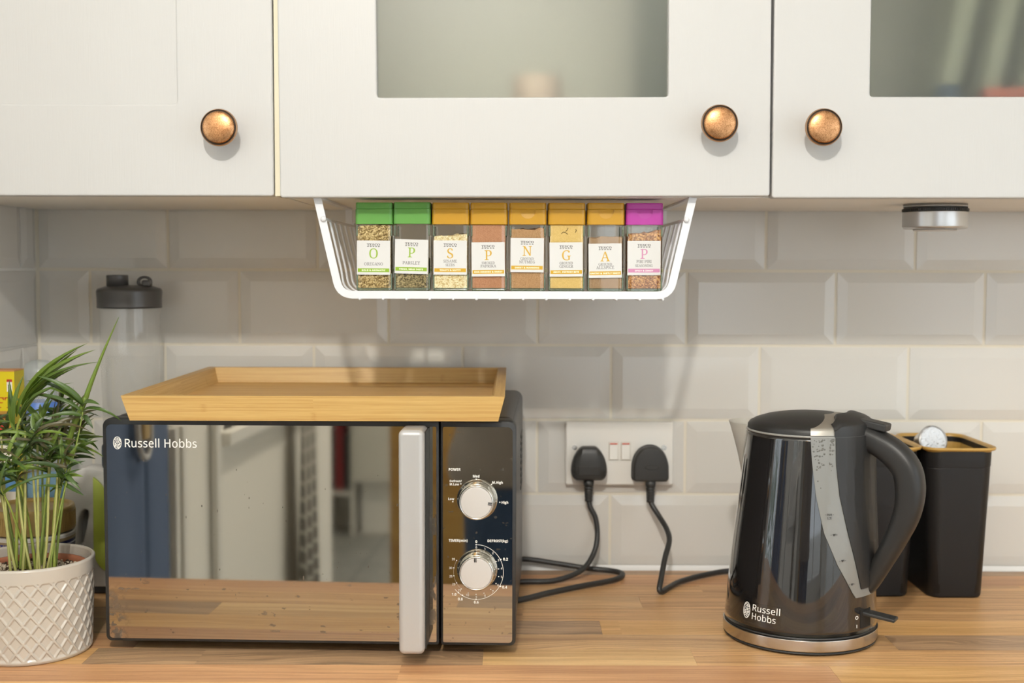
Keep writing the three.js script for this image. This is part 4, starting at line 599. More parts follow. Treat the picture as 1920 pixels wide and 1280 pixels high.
// ------------------------------------------------------------------ tub, carton, clear bottle and appliance behind the plant
{
  const t = thing('detergent_tub', 'white stain remover tub with a wide gold lid behind the plant pot', 'tub', -0.5610, W, 0.2360);
  const lab = canvasTex(1024, 256, (x, w, h) => { x.fillStyle = '#a59170'; x.fillRect(0, 0, w, h); x.fillStyle = '#e2dfd9'; x.fillRect(0, 0, w, 14); x.fillStyle = '#202f86'; x.font = 'bold 50px sans-serif'; x.fillText('FOR WHITES', 52, 62); x.fillStyle = '#3552a8'; x.font = 'bold 36px sans-serif'; x.fillText('REMOVAL', 150, 102); x.fillStyle = '#222a5c'; x.fillRect(440, 30, 260, 226); x.fillStyle = '#c9c9d6'; for (let i = 0; i < 8; i++) x.fillRect(456, 44 + i * 24, 120 + 100 * hash(i, 4), 8); });
  const R = 0.0475;
  const bg = lathe([[0, 0.001], [0.043, 0.001], [0.0452, 0.004], [R - 0.001, 0.098], [R - 0.001, 0.1005], [R, 0.102], [R - 0.002, 0.104], [0, 0.104]], 64);
  part(t, 'tub_body', bg, M.whitePlastic);
  part(t, 'printed_label', lathe([[0.0460, 0.043], [R + 0.0001, 0.1024]], 64).rotateY(-1.95), P({ map: lab, roughness: 0.4 }));
  const lidPts = [[0, 0.1065], [0.040, 0.1065], [0.0412, 0.108], [0.0445, 0.1105], [0.0466, 0.1098], [0.0475, 0.107], [0.0478, 0.0825], [0.0462, 0.0815], [0, 0.0815]].reverse(); const ribs = []; for (let i = 0; i < 90; i++) { const a = i / 90 * 2 * Math.PI; ribs.push(bx(0.0011, 0.018, 0.0009).rotateY(a).translate(Math.sin(a) * 0.0477, 0.0945, Math.cos(a) * 0.0477)); }
  part(t, 'lid', [lathe(lidPts, 80), ...ribs], M.goldPlastic, 'ribbed gold screw lid').position.y = 0.0240;

  const c = thing('carton', 'yellow carton with red lettering at the far left edge behind the palm', 'carton', -0.6205, W, 0.156);
  const front = canvasTex(160, 1468, (x, w, h) => { x.fillStyle = '#e3cf1c'; x.fillRect(0, 0, w, h); x.fillStyle = '#b98a3c'; x.fillRect(0, 250, w, 130); x.fillStyle = '#efe9dc'; x.fillRect(0, 380, w, h - 380); x.fillStyle = '#b5221c'; x.font = 'bold 92px serif'; x.fillText('FT', 38, 230); x.fillStyle = '#5b3a20'; x.fillRect(0, 270, w, 26); x.fillStyle = '#c43a30'; x.fillRect(60, 330, 60, 46); x.fillStyle = '#5f8fc0'; x.fillRect(0, 640, w, 120); x.fillStyle = '#f0ede6'; x.fillRect(112, 50, 34, 78); x.fillStyle = '#c02a24'; x.fillRect(112, 50, 34, 16); x.fillStyle = '#444'; x.fillRect(120, 84, 18, 24); });
  const yellow = P({ color: rgb(0.72, 0.58, 0.02), roughness: 0.5 }), orange = P({ color: rgb(0.66, 0.30, 0.10), roughness: 0.5 });
  part(c, 'box', new THREE.BoxGeometry(0.031, 0.2845, 0.030).translate(0, 0.1426, 0), [yellow, yellow, orange, yellow, P({ map: front, roughness: 0.45 }), yellow]);
  part(c, 'top_flap', [bx(0.0316, 0.0012, 0.031, 0, 0.2855, 0.0004)], orange);

  const b = thing('spray_bottle', 'clear round-topped bottle of blue liquid among the palm leaves', 'bottle', -0.6020, W, 0.0990);
  part(b, 'bottle_body', lathe([[0, 0.001], [0.032, 0.001], [0.0355, 0.005], [0.0355, 0.165], [0.0345, 0.20], [0.029, 0.228], [0.0225, 0.243], [0.0212, 0.262], [0.0208, 0.276], [0.0175, 0.288], [0.010, 0.2930], [0, 0.2940]], 56), P({ color: rgb(0.90, 0.94, 0.95), transmission: 0.82, thickness: 0, roughness: 0.08, ior: 1.45 }));
  part(b, 'blue_liquid', lathe([[0, 0.004], [0.031, 0.004], [0.0335, 0.008], [0.0335, 0.150], [0, 0.150]], 48), P({ color: rgb(0.10, 0.30, 0.48), roughness: 0.1 }), 'blue liquid');
  part(b, 'blue_band', lathe([[0.0297, 0.226], [0.0237, 0.241]], 48), P({ color: rgb(0.10, 0.22, 0.62), roughness: 0.4 }), 'blue printed band');

  const a = thing('steam_cleaner', 'grey and lime green hand appliance standing behind the microwave edge', 'appliance', -0.5040, W, 0.1160);
  const grey = P({ color: rgb(0.60, 0.59, 0.57), roughness: 0.4 }), lime = P({ color: rgb(0.50, 0.60, 0.10), roughness: 0.35 }), navy = P({ color: rgb(0.045, 0.058, 0.075), roughness: 0.3 });
  const s = new THREE.Shape(); s.moveTo(-0.055, 0.012); s.lineTo(0.05, 0.012); s.lineTo(0.05, 0.150); s.lineTo(-0.030, 0.158); s.bezierCurveTo(-0.05, 0.155, -0.058, 0.13, -0.056, 0.1); s.lineTo(-0.055, 0.012);
  const hole = new THREE.Path(); hole.moveTo(-0.044, 0.060); hole.bezierCurveTo(-0.047, 0.100, -0.036, 0.118, -0.026, 0.108); hole.bezierCurveTo(-0.022, 0.098, -0.031, 0.075, -0.0335, 0.058); hole.closePath(); s.holes.push(hole);
  part(a, 'shell', toCreasedNormals(new THREE.ExtrudeGeometry(s, { depth: 0.026, bevelThickness: 0.004, bevelSize: 0.003, bevelSegments: 4, curveSegments: 14 }).translate(0, 0, -0.013), 0.6), grey);
  part(a, 'handle_recess', rb(0.030, 0.07, 0.006, 0.002, -0.036, 0.086, -0.006), P({ color: rgb(0.30, 0.29, 0.28), roughness: 0.6 }));
  const g = new THREE.Shape(); g.moveTo(-0.0190, 0.148); g.bezierCurveTo(-0.006, 0.138, 0.003, 0.120, 0.003, 0.098); g.bezierCurveTo(0.003, 0.075, 0.000, 0.060, 0.006, 0.045); g.lineTo(0.006, 0.028); g.bezierCurveTo(-0.010, 0.030, -0.0200, 0.042, -0.0195, 0.060); g.lineTo(-0.0190, 0.148);
  part(a, 'side_panel', toCreasedNormals(new THREE.ExtrudeGeometry(g, { depth: 0.003, bevelThickness: 0.0015, bevelSize: 0.001, bevelSegments: 3, curveSegments: 14 }).translate(0, 0, 0.0168), 0.6), lime, 'lime green side panel');
  part(a, 'water_tank', rb(0.040, 0.034, 0.024, 0.006, 0.006, 0.1735, -0.004), navy, 'dark tank'); part(a, 'sole', rb(0.10, 0.012, 0.032, 0.004, 0.0, 0.0062, 0), M.rubber);
}

// ------------------------------------------------------------------ potted palm
{
  const K = 0.000575, plant = thing('potted_palm', 'small parlour palm in a cream pot embossed with diamonds', 'plant', -0.5176, W, 0.353);
  // pot with raised lattice
  const R = (y) => 0.0622 + 0.0040 * (y / 0.1), H = 0.1015, N = 624, MH = 150, rings = [];
  for (let i = 0; i <= MH; i++) {
    const y = 0.0004 + (H - 0.0034) * i / MH, ring = [];
    for (let j = 0; j < N; j++) {
      const th = j / N * 2 * Math.PI, u = th * 26 / (2 * Math.PI), v = (y - 0.004) / 0.0195, a = u + v, b = u - v, da = Math.abs(a - Math.round(a)), db = Math.abs(b - Math.round(b)), d = Math.min(da, db);
      const band = smooth(0.004, 0.007, y) * (1 - smooth(0.084, 0.086, y)), top = smooth(0.083, 0.086, y);
      let rel = -0.0014 * smooth(0.065, 0.15, d) * band; if (top > 0) rel += 0.0;
      const round = y < 0.003 ? -(0.003 - y) * 0.6 : 0;
      const r = R(y) + rel + round; ring.push(V(Math.sin(th) * r, y, Math.cos(th) * r));
    }
    rings.push(ring);
  }
  const rr = R(H), rimR = [[rr, H - 0.0022], [rr - 0.0006, H - 0.0008], [rr - 0.0022, H], [rr - 0.0040, H - 0.0006], [rr - 0.0048, H - 0.0024], [rr - 0.0054, 0.050], [rr - 0.006, 0.008]];
  for (const [r, y] of rimR) rings.push(Array.from({ length: N }, (_, j) => V(Math.sin(j / N * 2 * Math.PI) * r, y, Math.cos(j / N * 2 * Math.PI) * r)));
  const pot = part(plant, 'pot', sweep(rings), P({ color: rgb(0.52, 0.475, 0.41), roughness: 0.2, clearcoat: 0.5, clearcoatRoughness: 0.1 }), 'cream glazed pot with a raised diamond lattice');
  part(plant, 'nursery_pot', lathe([[0.044, 0.012], [0.050, 0.012], [0.0565, 0.0885], [0.0580, 0.0890], [0.0578, 0.0915], [0.0555, 0.0915], [0.0545, 0.088], [0.048, 0.014], [0.044, 0.012]], 64), P({ color: rgb(0.36, 0.13, 0.065), roughness: 0.6 }), 'terracotta coloured inner pot');
  const soilMap = tex(256, 256, (u, v, x, y) => { const k = noise(x / 3, y / 3), f = noise(x / 1.5 + 40, y / 1.5); const p = k > 0.66 ? 1 : 0; return p ? [196, 178, 150] : [58 + 50 * f, 45 + 40 * f, 34 + 30 * f]; });
  const sg = new THREE.CircleGeometry(0.0545, 72, 0, Math.PI * 2).rotateX(-Math.PI / 2); 
  { const rr2 = rng(3), pts = []; const soil = []; for (let i = 0; i <= 26; i++) { const r = 0.0548 * i / 26, ring = []; for (let j = 0; j < 90; j++) { const a = j / 90 * 2 * Math.PI; ring.push(V(Math.sin(a) * r, 0.083 + 0.005 * (fbm(Math.sin(a) * r * 300 + 50, Math.cos(a) * r * 300 + 50, 3) - 0.4), Math.cos(a) * r)); } soil.push(ring); } const g = sweep(soil, { caps: false }), p = g.attributes.position, uv = g.attributes.uv; for (let i = 0; i < p.count; i++) uv.setXY(i, p.getX(i) * 14, p.getZ(i) * 14); part(plant, 'soil', g, P({ map: soilMap, roughness: 1, side: THREE.DoubleSide }));
    const crumbs = [], pale = []; for (let i = 0; i < 520; i++) { const a = rr2() * 7, r = 0.052 * Math.sqrt(rr2()), q = 0.0008 + rr2() * 0.0016; (rr2() > 0.42 ? pale : crumbs).push(new THREE.IcosahedronGeometry(q, 0).rotateX(rr2() * 6).rotateY(rr2() * 6).translate(Math.sin(a) * r, 0.0855 + rr2() * 0.0015, Math.cos(a) * r)); }
    part(plant, 'soil_crumbs', crumbs, P({ color: rgb(0.05, 0.032, 0.02), roughness: 1 })).userData.kind = 'stuff'; part(plant, 'perlite', pale, P({ color: rgb(0.52, 0.44, 0.33), roughness: 1 })).userData.kind = 'stuff'; }
  // leaflets: four bent blades, shared
  const blade = (bend, fold, seg = 9) => { const pos = [], idx = [], uv = []; for (let i = 0; i <= seg; i++) { const t = i / seg, w = 0.5 * Math.pow(Math.sin(Math.PI * clamp(0.06 + 0.94 * Math.pow(t, 0.72))), 0.85) * (t > 0.999 ? 0.02 : 1), y = Math.sin(t * bend) / bend, z = -(1 - Math.cos(t * bend)) / bend; for (const [s, k] of [[-1, fold], [0, 0], [1, fold]]) { pos.push(s * w, y, z + k * w * 0.12); uv.push(s / 2 + 0.5, t); } } for (let i = 0; i < seg; i++) for (let j = 0; j < 2; j++) { const a = i * 3 + j; idx.push(a, a + 1, a + 3, a + 1, a + 4, a + 3); } const g = new THREE.BufferGeometry(); g.setAttribute('position', new THREE.Float32BufferAttribute(pos, 3)); g.setAttribute('uv', new THREE.Float32BufferAttribute(uv, 2)); g.setIndex(idx); g.computeVertexNormals(); return g; };
  const blades = [blade(0.35, 1), blade(0.8, 1.2), blade(1.25, 1), blade(1.7, 0.8)];
  const veins = tex(64, 8, (u, v, x) => { const k = 0.82 + 0.18 * noise(x * 0.55, 3) + (Math.abs(u - 0.5) < 0.03 ? 0.12 : 0); return [255 * k, 255 * k, 240 * k].map((q) => Math.min(255, q)); });
  const leafM = [[0.135, 0.225, 0.030], [0.085, 0.160, 0.026], [0.215, 0.325, 0.045], [0.055, 0.105, 0.022], [0.130, 0.110, 0.045]].map((c) => P({ color: rgb(...c), map: veins, roughness: 0.42, transmission: 0.32, thickness: 0, side: THREE.DoubleSide }));
  const stemM = [[0.30, 0.36, 0.07], [0.22, 0.29, 0.06], [0.36, 0.36, 0.12]].map((c) => P({ color: rgb(...c), roughness: 0.45 }));
  const L = (px, py, dz) => V((px - 60) * K, (1218 - py) * K, dz / 1000);
  const leafAt = (frond, p, q, w, b, m, up = V(0, 0.75, 0.65)) => { // from p towards tip q
    const d = q.clone().sub(p), len = d.length(), y = d.normalize(), z = up.clone().addScaledVector(y, -up.dot(y)).normalize(), x = new THREE.Vector3().crossVectors(y, z);
    const f = [1.02, 1.10, 1.28, 1.6][b], ang = [0.35, 0.8, 1.25, 1.7][b] / 2, yy = y.clone().multiplyScalar(Math.cos(ang)).addScaledVector(z, Math.sin(ang)), zz = z.clone().multiplyScalar(Math.cos(ang)).addScaledVector(y, -Math.sin(ang));
    const o = part(frond, 'leaflet', blades[b], leafM[m]); o.matrixAutoUpdate = true; const mt = new THREE.Matrix4().makeBasis(x, yy, zz); o.quaternion.setFromRotationMatrix(mt); o.position.copy(p); o.scale.set(w, len * f, len * f); return o;
  };
  const frond = (pts, r0, r1, sm, label) => part(plant, 'frond', taperTube(pts.map((p) => L(...p)), r0 * 0.72, r1 * 0.9, 18, 7), stemM[sm], label);
  // tall bright frond left of centre
  const A = frond([[42, 1058, 12], [46, 980, 14], [50, 900, 16], [50, 830, 18], [56, 792, 20]], 0.0026, 0.0012, 0);
  for (const [x0, y0, x1, y1, w, b, m] of [[48, 800, 40, 709, 0.0058, 0, 2], [50, 792, 68, 704, 0.0066, 1, 0], [54, 776, 84, 706, 0.0050, 0, 2], [50, 770, 40, 712, 0.0050, 1, 1], [68, 758, 188, 646, 0.0060, 1, 2], [66, 762, 202, 657, 0.0075, 1, 2], [66, 765, 175, 651, 0.0045, 0, 2], [70, 765, 198, 687, 0.0045, 2, 0], [66, 772, 168, 688, 0.0042, 1, 0], [62, 780, 150, 722, 0.0050, 2, 0]]) leafAt(A, L(x0, y0, 18), L(x1, y1, 18 + (x1 - 60) * 0.12), w, b, m);
  { const g = taperTube([L(56, 792, 20), L(66, 770, 19), L(92, 735, 21), L(112, 706, 23), L(120, 690, 24)], 0.0014, 0.0005, 14, 6); part(A, 'midrib', g, stemM[0]); }
  // frond with the unopened spear
  const B = frond([[116, 1060, 18], [118, 990, 20], [128, 900, 22], [146, 830, 24], [166, 785, 26], [183, 748, 27]], 0.0028, 0.0020, 0, 'stem ending in a tall unopened leaf spear');
  { const g = taperTube([L(183, 748, 27), L(196, 713, 28), L(222, 652, 29), L(250, 592, 30)], 0.0030, 0.0003, 16, 7); part(B, 'leaf_spear', g, leafM[2], 'tall unopened leaf spear'); const e = taperTube([L(150, 822, 24), L(164, 786, 26), L(178, 758, 27), L(186, 738, 27.5)], 0.0034, 0.0030, 10, 7); part(B, 'leaf_sheath', e, leafM[2]); }
  const C = frond([[112, 1062, 26], [124, 1000, 28], [140, 930, 30], [160, 860, 31], [174, 805, 31], [182, 764, 30]], 0.0012, 0.0008, 1);
  for (const [x0, y0, x1, y1, w, b, m] of [[182, 752, 120, 706, 0.0068, 2, 1], [182, 752, 92, 716, 0.0042, 2, 3], [181, 752, 132, 725, 0.0066, 2, 0], [180, 764, 96, 742, 0.0048, 2, 1], [180, 772, 124, 773, 0.0060, 1, 1], [183, 754, 210, 750, 0.0070, 3, 1], [183, 762, 233, 775, 0.0048, 3, 1], [183, 770, 200, 790, 0.0052, 2, 3], [178, 772, 204, 762, 0.004, 1, 4], [176, 775, 120, 800, 0.0055, 1, 4]]) leafAt(C, L(x0, y0, 30), L(x1, y1, 30 + (hash(x1, 2) - 0.4) * 18), w, b, m);
  for (const [x0, y0, x1, y1, w, m] of [[110, 850, 116, 748, 0.0036, 4], [118, 845, 126, 732, 0.0050, 4], [132, 815, 172, 734, 0.0042, 4], [60, 830, 100, 772, 0.0040, 1]]) leafAt(C, L(x0, y0, 6), L(x1, y1, 4), w, 0, m);
  // the dense mass
  const r = rng(77), seeds = [];
  for (const [sx, sy, tx, ty, tz, n] of [[30, 1060, -20, 770, 8, 12], [34, 1064, 8, 840, 34, 11], [48, 1066, 40, 800, -22, 12], [52, 1058, 96, 806, 38, 13], [70, 1068, 62, 850, 44, 12], [74, 1060, 108, 762, -18, 12], [84, 1064, 124, 830, 30, 12], [90, 1058, 92, 790, 6, 12], [96, 1066, 152, 866, 34, 10], [102, 1060, 130, 820, -26, 11], [64, 1056, 18, 810, -14, 12], [108, 1064, 160, 800, 2, 9], [58, 1064, 30, 880, 46, 10]]) {
    const bow = (r() - 0.5) * 14, z0 = (r() - 0.3) * 26, st = frond([[sx, sy, z0], [mix(sx, tx, 0.25) + bow * 0.4, mix(sy, ty, 0.35), mix(z0, tz, 0.2)], [mix(sx, tx, 0.55) + bow * 0.4, mix(sy, ty, 0.7), mix(z0, tz, 0.55)], [tx, ty, tz]], 0.0021 + r() * 0.0006, 0.0008, Math.floor(r() * 3));
    const nn = n + 6; for (let i = 0; i < nn; i++) {
      const t = i / (nn - 1), px = mix(mix(sx, tx, 0.72), tx + (tx - sx) * 0.15, t), py = mix(mix(sy, ty, 0.8), ty - 12, t), pz = mix(mix(z0, tz, 0.72), tz * 1.15, t), sd = i % 2 ? 1 : -1, len = (36 + 44 * r()) * (1 - 0.2 * t), an = (t > 0.85 ? 0.25 : 0.35 + 1.75 * r()) * sd, fwd = (r() - 0.42) * 60;
      let qx = px + Math.sin(an) * len + (tx - sx) * 0.12, qy = py - Math.cos(an) * len * 0.8 + 10 * r(), qz = pz + fwd * 0.55;
      qx = Math.min(qx, 196); if (qx > 176 && qy > 780) qx = 176 + r() * 10; qx = Math.max(qx, -118);
      leafAt(st, L(Math.min(px, 180), py, pz), L(qx, qy, qz), 0.0036 + r() * 0.0026, Math.floor(r() * 3.4), [0, 1, 1, 3, 0, 2, 3, 4][Math.floor(r() * 8)], V(r() - 0.5, 0.8, 0.5 + r() * 0.4));
    }
  }
  for (const [sx, tx, ty] of [[40, 30, 810], [88, 96, 790], [100, 118, 810], [62, 74, 800], [78, 50, 815], [94, 84, 810], [50, 20, 830], [106, 136, 815]]) frond([[sx, 1064, 24], [mix(sx, tx, 0.5) + 3, 980, 28], [tx, ty, 26]], 0.0022, 0.0012, 2);
}

// ------------------------------------------------------------------ the room behind the camera, seen in the mirrored door and the kettle
{
  const white = P({ color: rgb(0.80, 0.79, 0.76), roughness: 0.4 }), pane = P({ color: rgb(1, 1, 1), transmission: 1, thickness: 0, roughness: 0, ior: 1.5 });
  const win = struct('window_1', [span(X0 - 0.09, X0 - 0.03, WY0, WY0 + 0.05, WZ0, WZ1), span(X0 - 0.09, X0 - 0.03, WY1 - 0.05, WY1, WZ0, WZ1), span(X0 - 0.09, X0 - 0.03, WY0 + 0.05, WY1 - 0.05, WZ0, WZ0 + 0.05), span(X0 - 0.09, X0 - 0.03, WY0 + 0.05, WY1 - 0.05, WZ1 - 0.05, WZ1), span(X0 - 0.09, X0 - 0.03, WY0 + 0.05, WY1 - 0.05, (WZ0 + WZ1) / 2 - 0.03, (WZ0 + WZ1) / 2 + 0.03)], white);
  const slot = struct('window_4', [span(X0 - 0.09, X0 - 0.03, 0.25, 0.29, 0.56, 0.865), span(X0 - 0.09, X0 - 0.03, WY1 - 0.05, WY1, 0.56, 0.865), span(X0 - 0.09, X0 - 0.03, 0.29, WY1 - 0.05, 0.56, 0.585), span(X0 - 0.09, X0 - 0.03, 0.29, WY1 - 0.05, 0.84, 0.865)], white); part(slot, 'pane', span(X0 - 0.064, X0 - 0.060, 0.27, WY1 - 0.03, 0.575, 0.85), pane);
  part(win, 'pane', span(X0 - 0.064, X0 - 0.060, WY0 + 0.04, WY1 - 0.04, WZ0 + 0.04, WZ1 - 0.04), pane); part(win, 'window_sill', span(X0 - 0.03, X0 + 0.02, WY0 - 0.025, WY0, WZ0 - 0.03, WZ1 + 0.03), white);
  const r = rng(9), leaf = new THREE.BufferGeometry(), pos = []; 
  for (let i = 0; i < 5200; i++) { const z = 0.2 + r() * 6.4, y = r() * (0.98 + 0.5 * Math.sin(z * 7.3 + 1) * Math.sin(z * 2.9)), x = -1.95 - r() * 0.5, a = r() * 7, s = 0.03 + r() * 0.03, c = V(x, y, z), u = V(r() - 0.5, r() - 0.5, r() - 0.5).normalize().multiplyScalar(s), w = V(r() - 0.5, r() - 0.5, r() - 0.5).normalize().multiplyScalar(s * 0.6); for (const q of [c.clone().sub(u), c.clone().add(w), c.clone().add(u), c.clone().sub(u), c.clone().add(u), c.clone().sub(w)]) pos.push(q.x, q.y, q.z); }
  leaf.setAttribute('position', new THREE.Float32BufferAttribute(pos, 3)); leaf.computeVertexNormals();
  const hedge = solo('hedge', leaf, P({ color: rgb(0.10, 0.20, 0.05), roughness: 0.6, side: THREE.DoubleSide }), 'green garden hedge outside the window, reflected in the kettle', 'hedge'); hedge.userData.kind = 'stuff'; hedge.position.x = -0.5;
  struct('ground', span(-8, XL - 0.1, -0.3, -0.02, -3, 2.3), S({ color: rgb(0.20, 0.22, 0.12), roughness: 1 }));
  const win2 = struct('window_2', [span(X1 + 0.03, X1 + 0.09, 0.06, 0.13, 0.95, 3.6), span(X1 + 0.03, X1 + 0.09, W + 1.19, W + 1.25, 0.95, 3.6), ...[0.95, 2.24, 3.53].map((z) => span(X1 + 0.03, X1 + 0.09, 0.13, W + 1.19, z, z + 0.07))], white);
  part(win2, 'pane', span(X1 + 0.058, X1 + 0.062, 0.1, W + 1.22, 0.98, 3.57), pane);
  const win3 = struct('window_3', [span(-0.62, 1.45, 0.06, 0.13, ZB + 0.03, ZB + 0.09), span(-0.62, 1.45, 2.08, 2.15, ZB + 0.03, ZB + 0.09), ...[-0.62, 0.38, 1.38].map((x) => span(x, x + 0.07, 0.13, 2.08, ZB + 0.03, ZB + 0.09))], white);
  part(win3, 'pane', span(-0.58, 1.42, 0.1, 2.11, ZB + 0.058, ZB + 0.062), pane);
  struct('terrace', span(-6, 7, -0.08, -0.02, ZB + 0.1, 14), S({ color: rgb(0.50, 0.48, 0.44), roughness: 0.95 }));
  struct('patio', span(X1 + 0.1, 7, -0.08, -0.02, -2, ZB + 0.1), S({ color: rgb(0.46, 0.44, 0.40), roughness: 0.95 }));
  // navy apron on the left wall, under the window
  const apron = thing('apron', 'navy apron hanging flat on the left wall, reflected in the microwave door', 'apron', X0 + 0.004, W + 0.215, 0.957);
  { const R = []; for (let i = 0; i <= 24; i++) { const y = -0.80 * i / 24, row = []; for (let j = 0; j <= 40; j++) { const u = j / 40, f = Math.exp(-(((u - 0.60) / 0.018) ** 2)); row.push(V(0.012 + 0.0015 * Math.sin(u * 11) - 0.006 * f, y, mix(-0.134, 0.134, u))); } R.push(row); } const back = R.map((q) => q.map((p) => p.clone().add(V(-0.003, 0, 0)))); part(apron, 'cloth', sweep(R.map((q, i) => [...q, ...back[i].slice().reverse()])), P({ color: rgb(0.095, 0.140, 0.245), roughness: 0.85 })); part(apron, 'neck_loop', tube([[0.019, -0.01, -0.028], [0.021, -0.07, -0.024], [0.021, -0.098, -0.008], [0.021, -0.100, 0.010], [0.021, -0.078, 0.024], [0.020, -0.01, 0.028]], 0.0055, 40, 8), P({ color: rgb(0.55, 0.56, 0.58), roughness: 0.8 })); part(apron, 'brass_hook', [rb(0.010, 0.075, 0.022, 0.004, 0.022, -0.035, 0)], P({ color: rgb(0.50, 0.36, 0.16), roughness: 0.4 })); }
  struct('trim_2', [span(X0, X0 + 0.022, 0, W + 0.14, 1.105, 1.122), span(X0, X0 + 0.022, 0, W + 0.14, 1.142, 1.160)], white);
  struct('trim_3', span(X0 - 0.003, X0 + 0.004, 0, W + 0.14, 1.122, 1.142), P({ color: rgb(0.05, 0.07, 0.05), roughness: 0.4 }));
  struct('trim_4', span(X0, X0 + 0.012, 0, W + 0.14, 1.360, 1.385), white);
  // checked tea towel on a hook
  const chk = tex(64, 64, (u, v) => { const a = (u * 8 % 1) < 0.22 || (v * 8 % 1) < 0.22; return a ? [206, 203, 196] : [118, 116, 110]; });
  const towel = thing('tea_towel', 'grey and white checked tea towel hanging on the left wall, reflected in the microwave door', 'tea towel', X0 + 0.02, W + 0.10, 1.975);
  { const R = []; for (let i = 0; i <= 30; i++) { const t = i / 30, y = -0.62 * t, half = mix(0.05, 0.095, t), row = []; for (let j = 0; j <= 36; j++) { const u = j / 36; row.push(V(0.020 + 0.016 * Math.sin(u * 16 + t * 2) * (0.5 + t * 0.5), y, mix(-half, half, u))); } R.push(row); } const g = sweep(R.map((q) => [...q, ...q.map((p) => p.clone().add(V(-0.003, 0, 0))).reverse()])); part(towel, 'cloth', g, P({ map: rep(chk, 1.3, 2), roughness: 0.95 })); part(towel, 'hook', [tube([[-0.022, 0.02, 0], [0.01, 0.02, 0], [0.03, 0.012, 0], [0.03, -0.004, 0]], 0.004, 20, 8)], M.steel); }
  // far end of the room: tall cream cupboard, a dark shelf gap, a timber post
  const cab = thing('tall_cupboard', 'cream tall cupboard at the far end of the room, reflected in the microwave door', 'cupboard', -0.945, 0, 5.0);
  part(cab, 'carcass', span(-0.13, 0.13, 0.28, 2.1, -0.16, 0.19), M.carcass); part(cab, 'door', rb(0.254, 1.80, 0.02, 0.003, 0, 1.19, -0.172), P({ color: rgb(0.72, 0.69, 0.62), roughness: 0.45 })); part(cab, 'plinth', span(-0.12, 0.12, 0, 0.28, 0.0, 0.19), M.plaster);
  const books = thing('bookcase', 'dark narrow shelf of books at the far end of the room', 'bookcase', -1.165, 0, 5.06);
  part(books, 'frame', [span(-0.075, -0.06, 0, 1.9, -0.13, 0.13), span(0.06, 0.075, 0, 1.9, -0.13, 0.13), span(-0.06, 0.06, 0, 1.9, 0.11, 0.13), ...[0.2, 0.62, 1.04, 1.46, 1.88].map((y) => span(-0.06, 0.06, y, y + 0.02, -0.13, 0.11))], M.carcass);
  [[-0.039, 0.22, 0.30, 0.036, [0.03, 0.03, 0.035]], [0.0, 0.22, 0.34, 0.036, [0.35, 0.02, 0.03]], [0.039, 0.22, 0.28, 0.036, [0.02, 0.025, 0.03]], [-0.031, 0.64, 0.33, 0.05, [0.015, 0.02, 0.02]], [0.027, 0.64, 0.35, 0.055, [0.03, 0.03, 0.03]], [-0.005, 1.06, 0.3, 0.1, [0.02, 0.02, 0.02]]].forEach(([x, y, h, w, c], i) => { const b = solo('book', [rb(w, h, 0.16, 0.003, 0, h / 2, 0)], P({ color: rgb(...c), roughness: 0.6 }), `${['black', 'red', 'slim black', 'black upper', 'wide grey', 'topmost thick black'][i]} book in the dark narrow bookcase`, 'book', 'books in the far bookcase'); b.position.set(-1.165 + x, y + 0.0005, 5.03); });
  const post = solo('timber_post', rb(0.22, TOP, 0.07, 0.004, 0, TOP / 2, 0), P({ map: rep(bambooTex, 0.6, 2), roughness: 0.5, color: rgb(0.50, 0.50, 0.38) }), 'brown timber door post behind the photographer, reflected in the microwave', 'post'); post.position.set(-0.405, 0, 2.66); post.rotation.y = 0.05;
}

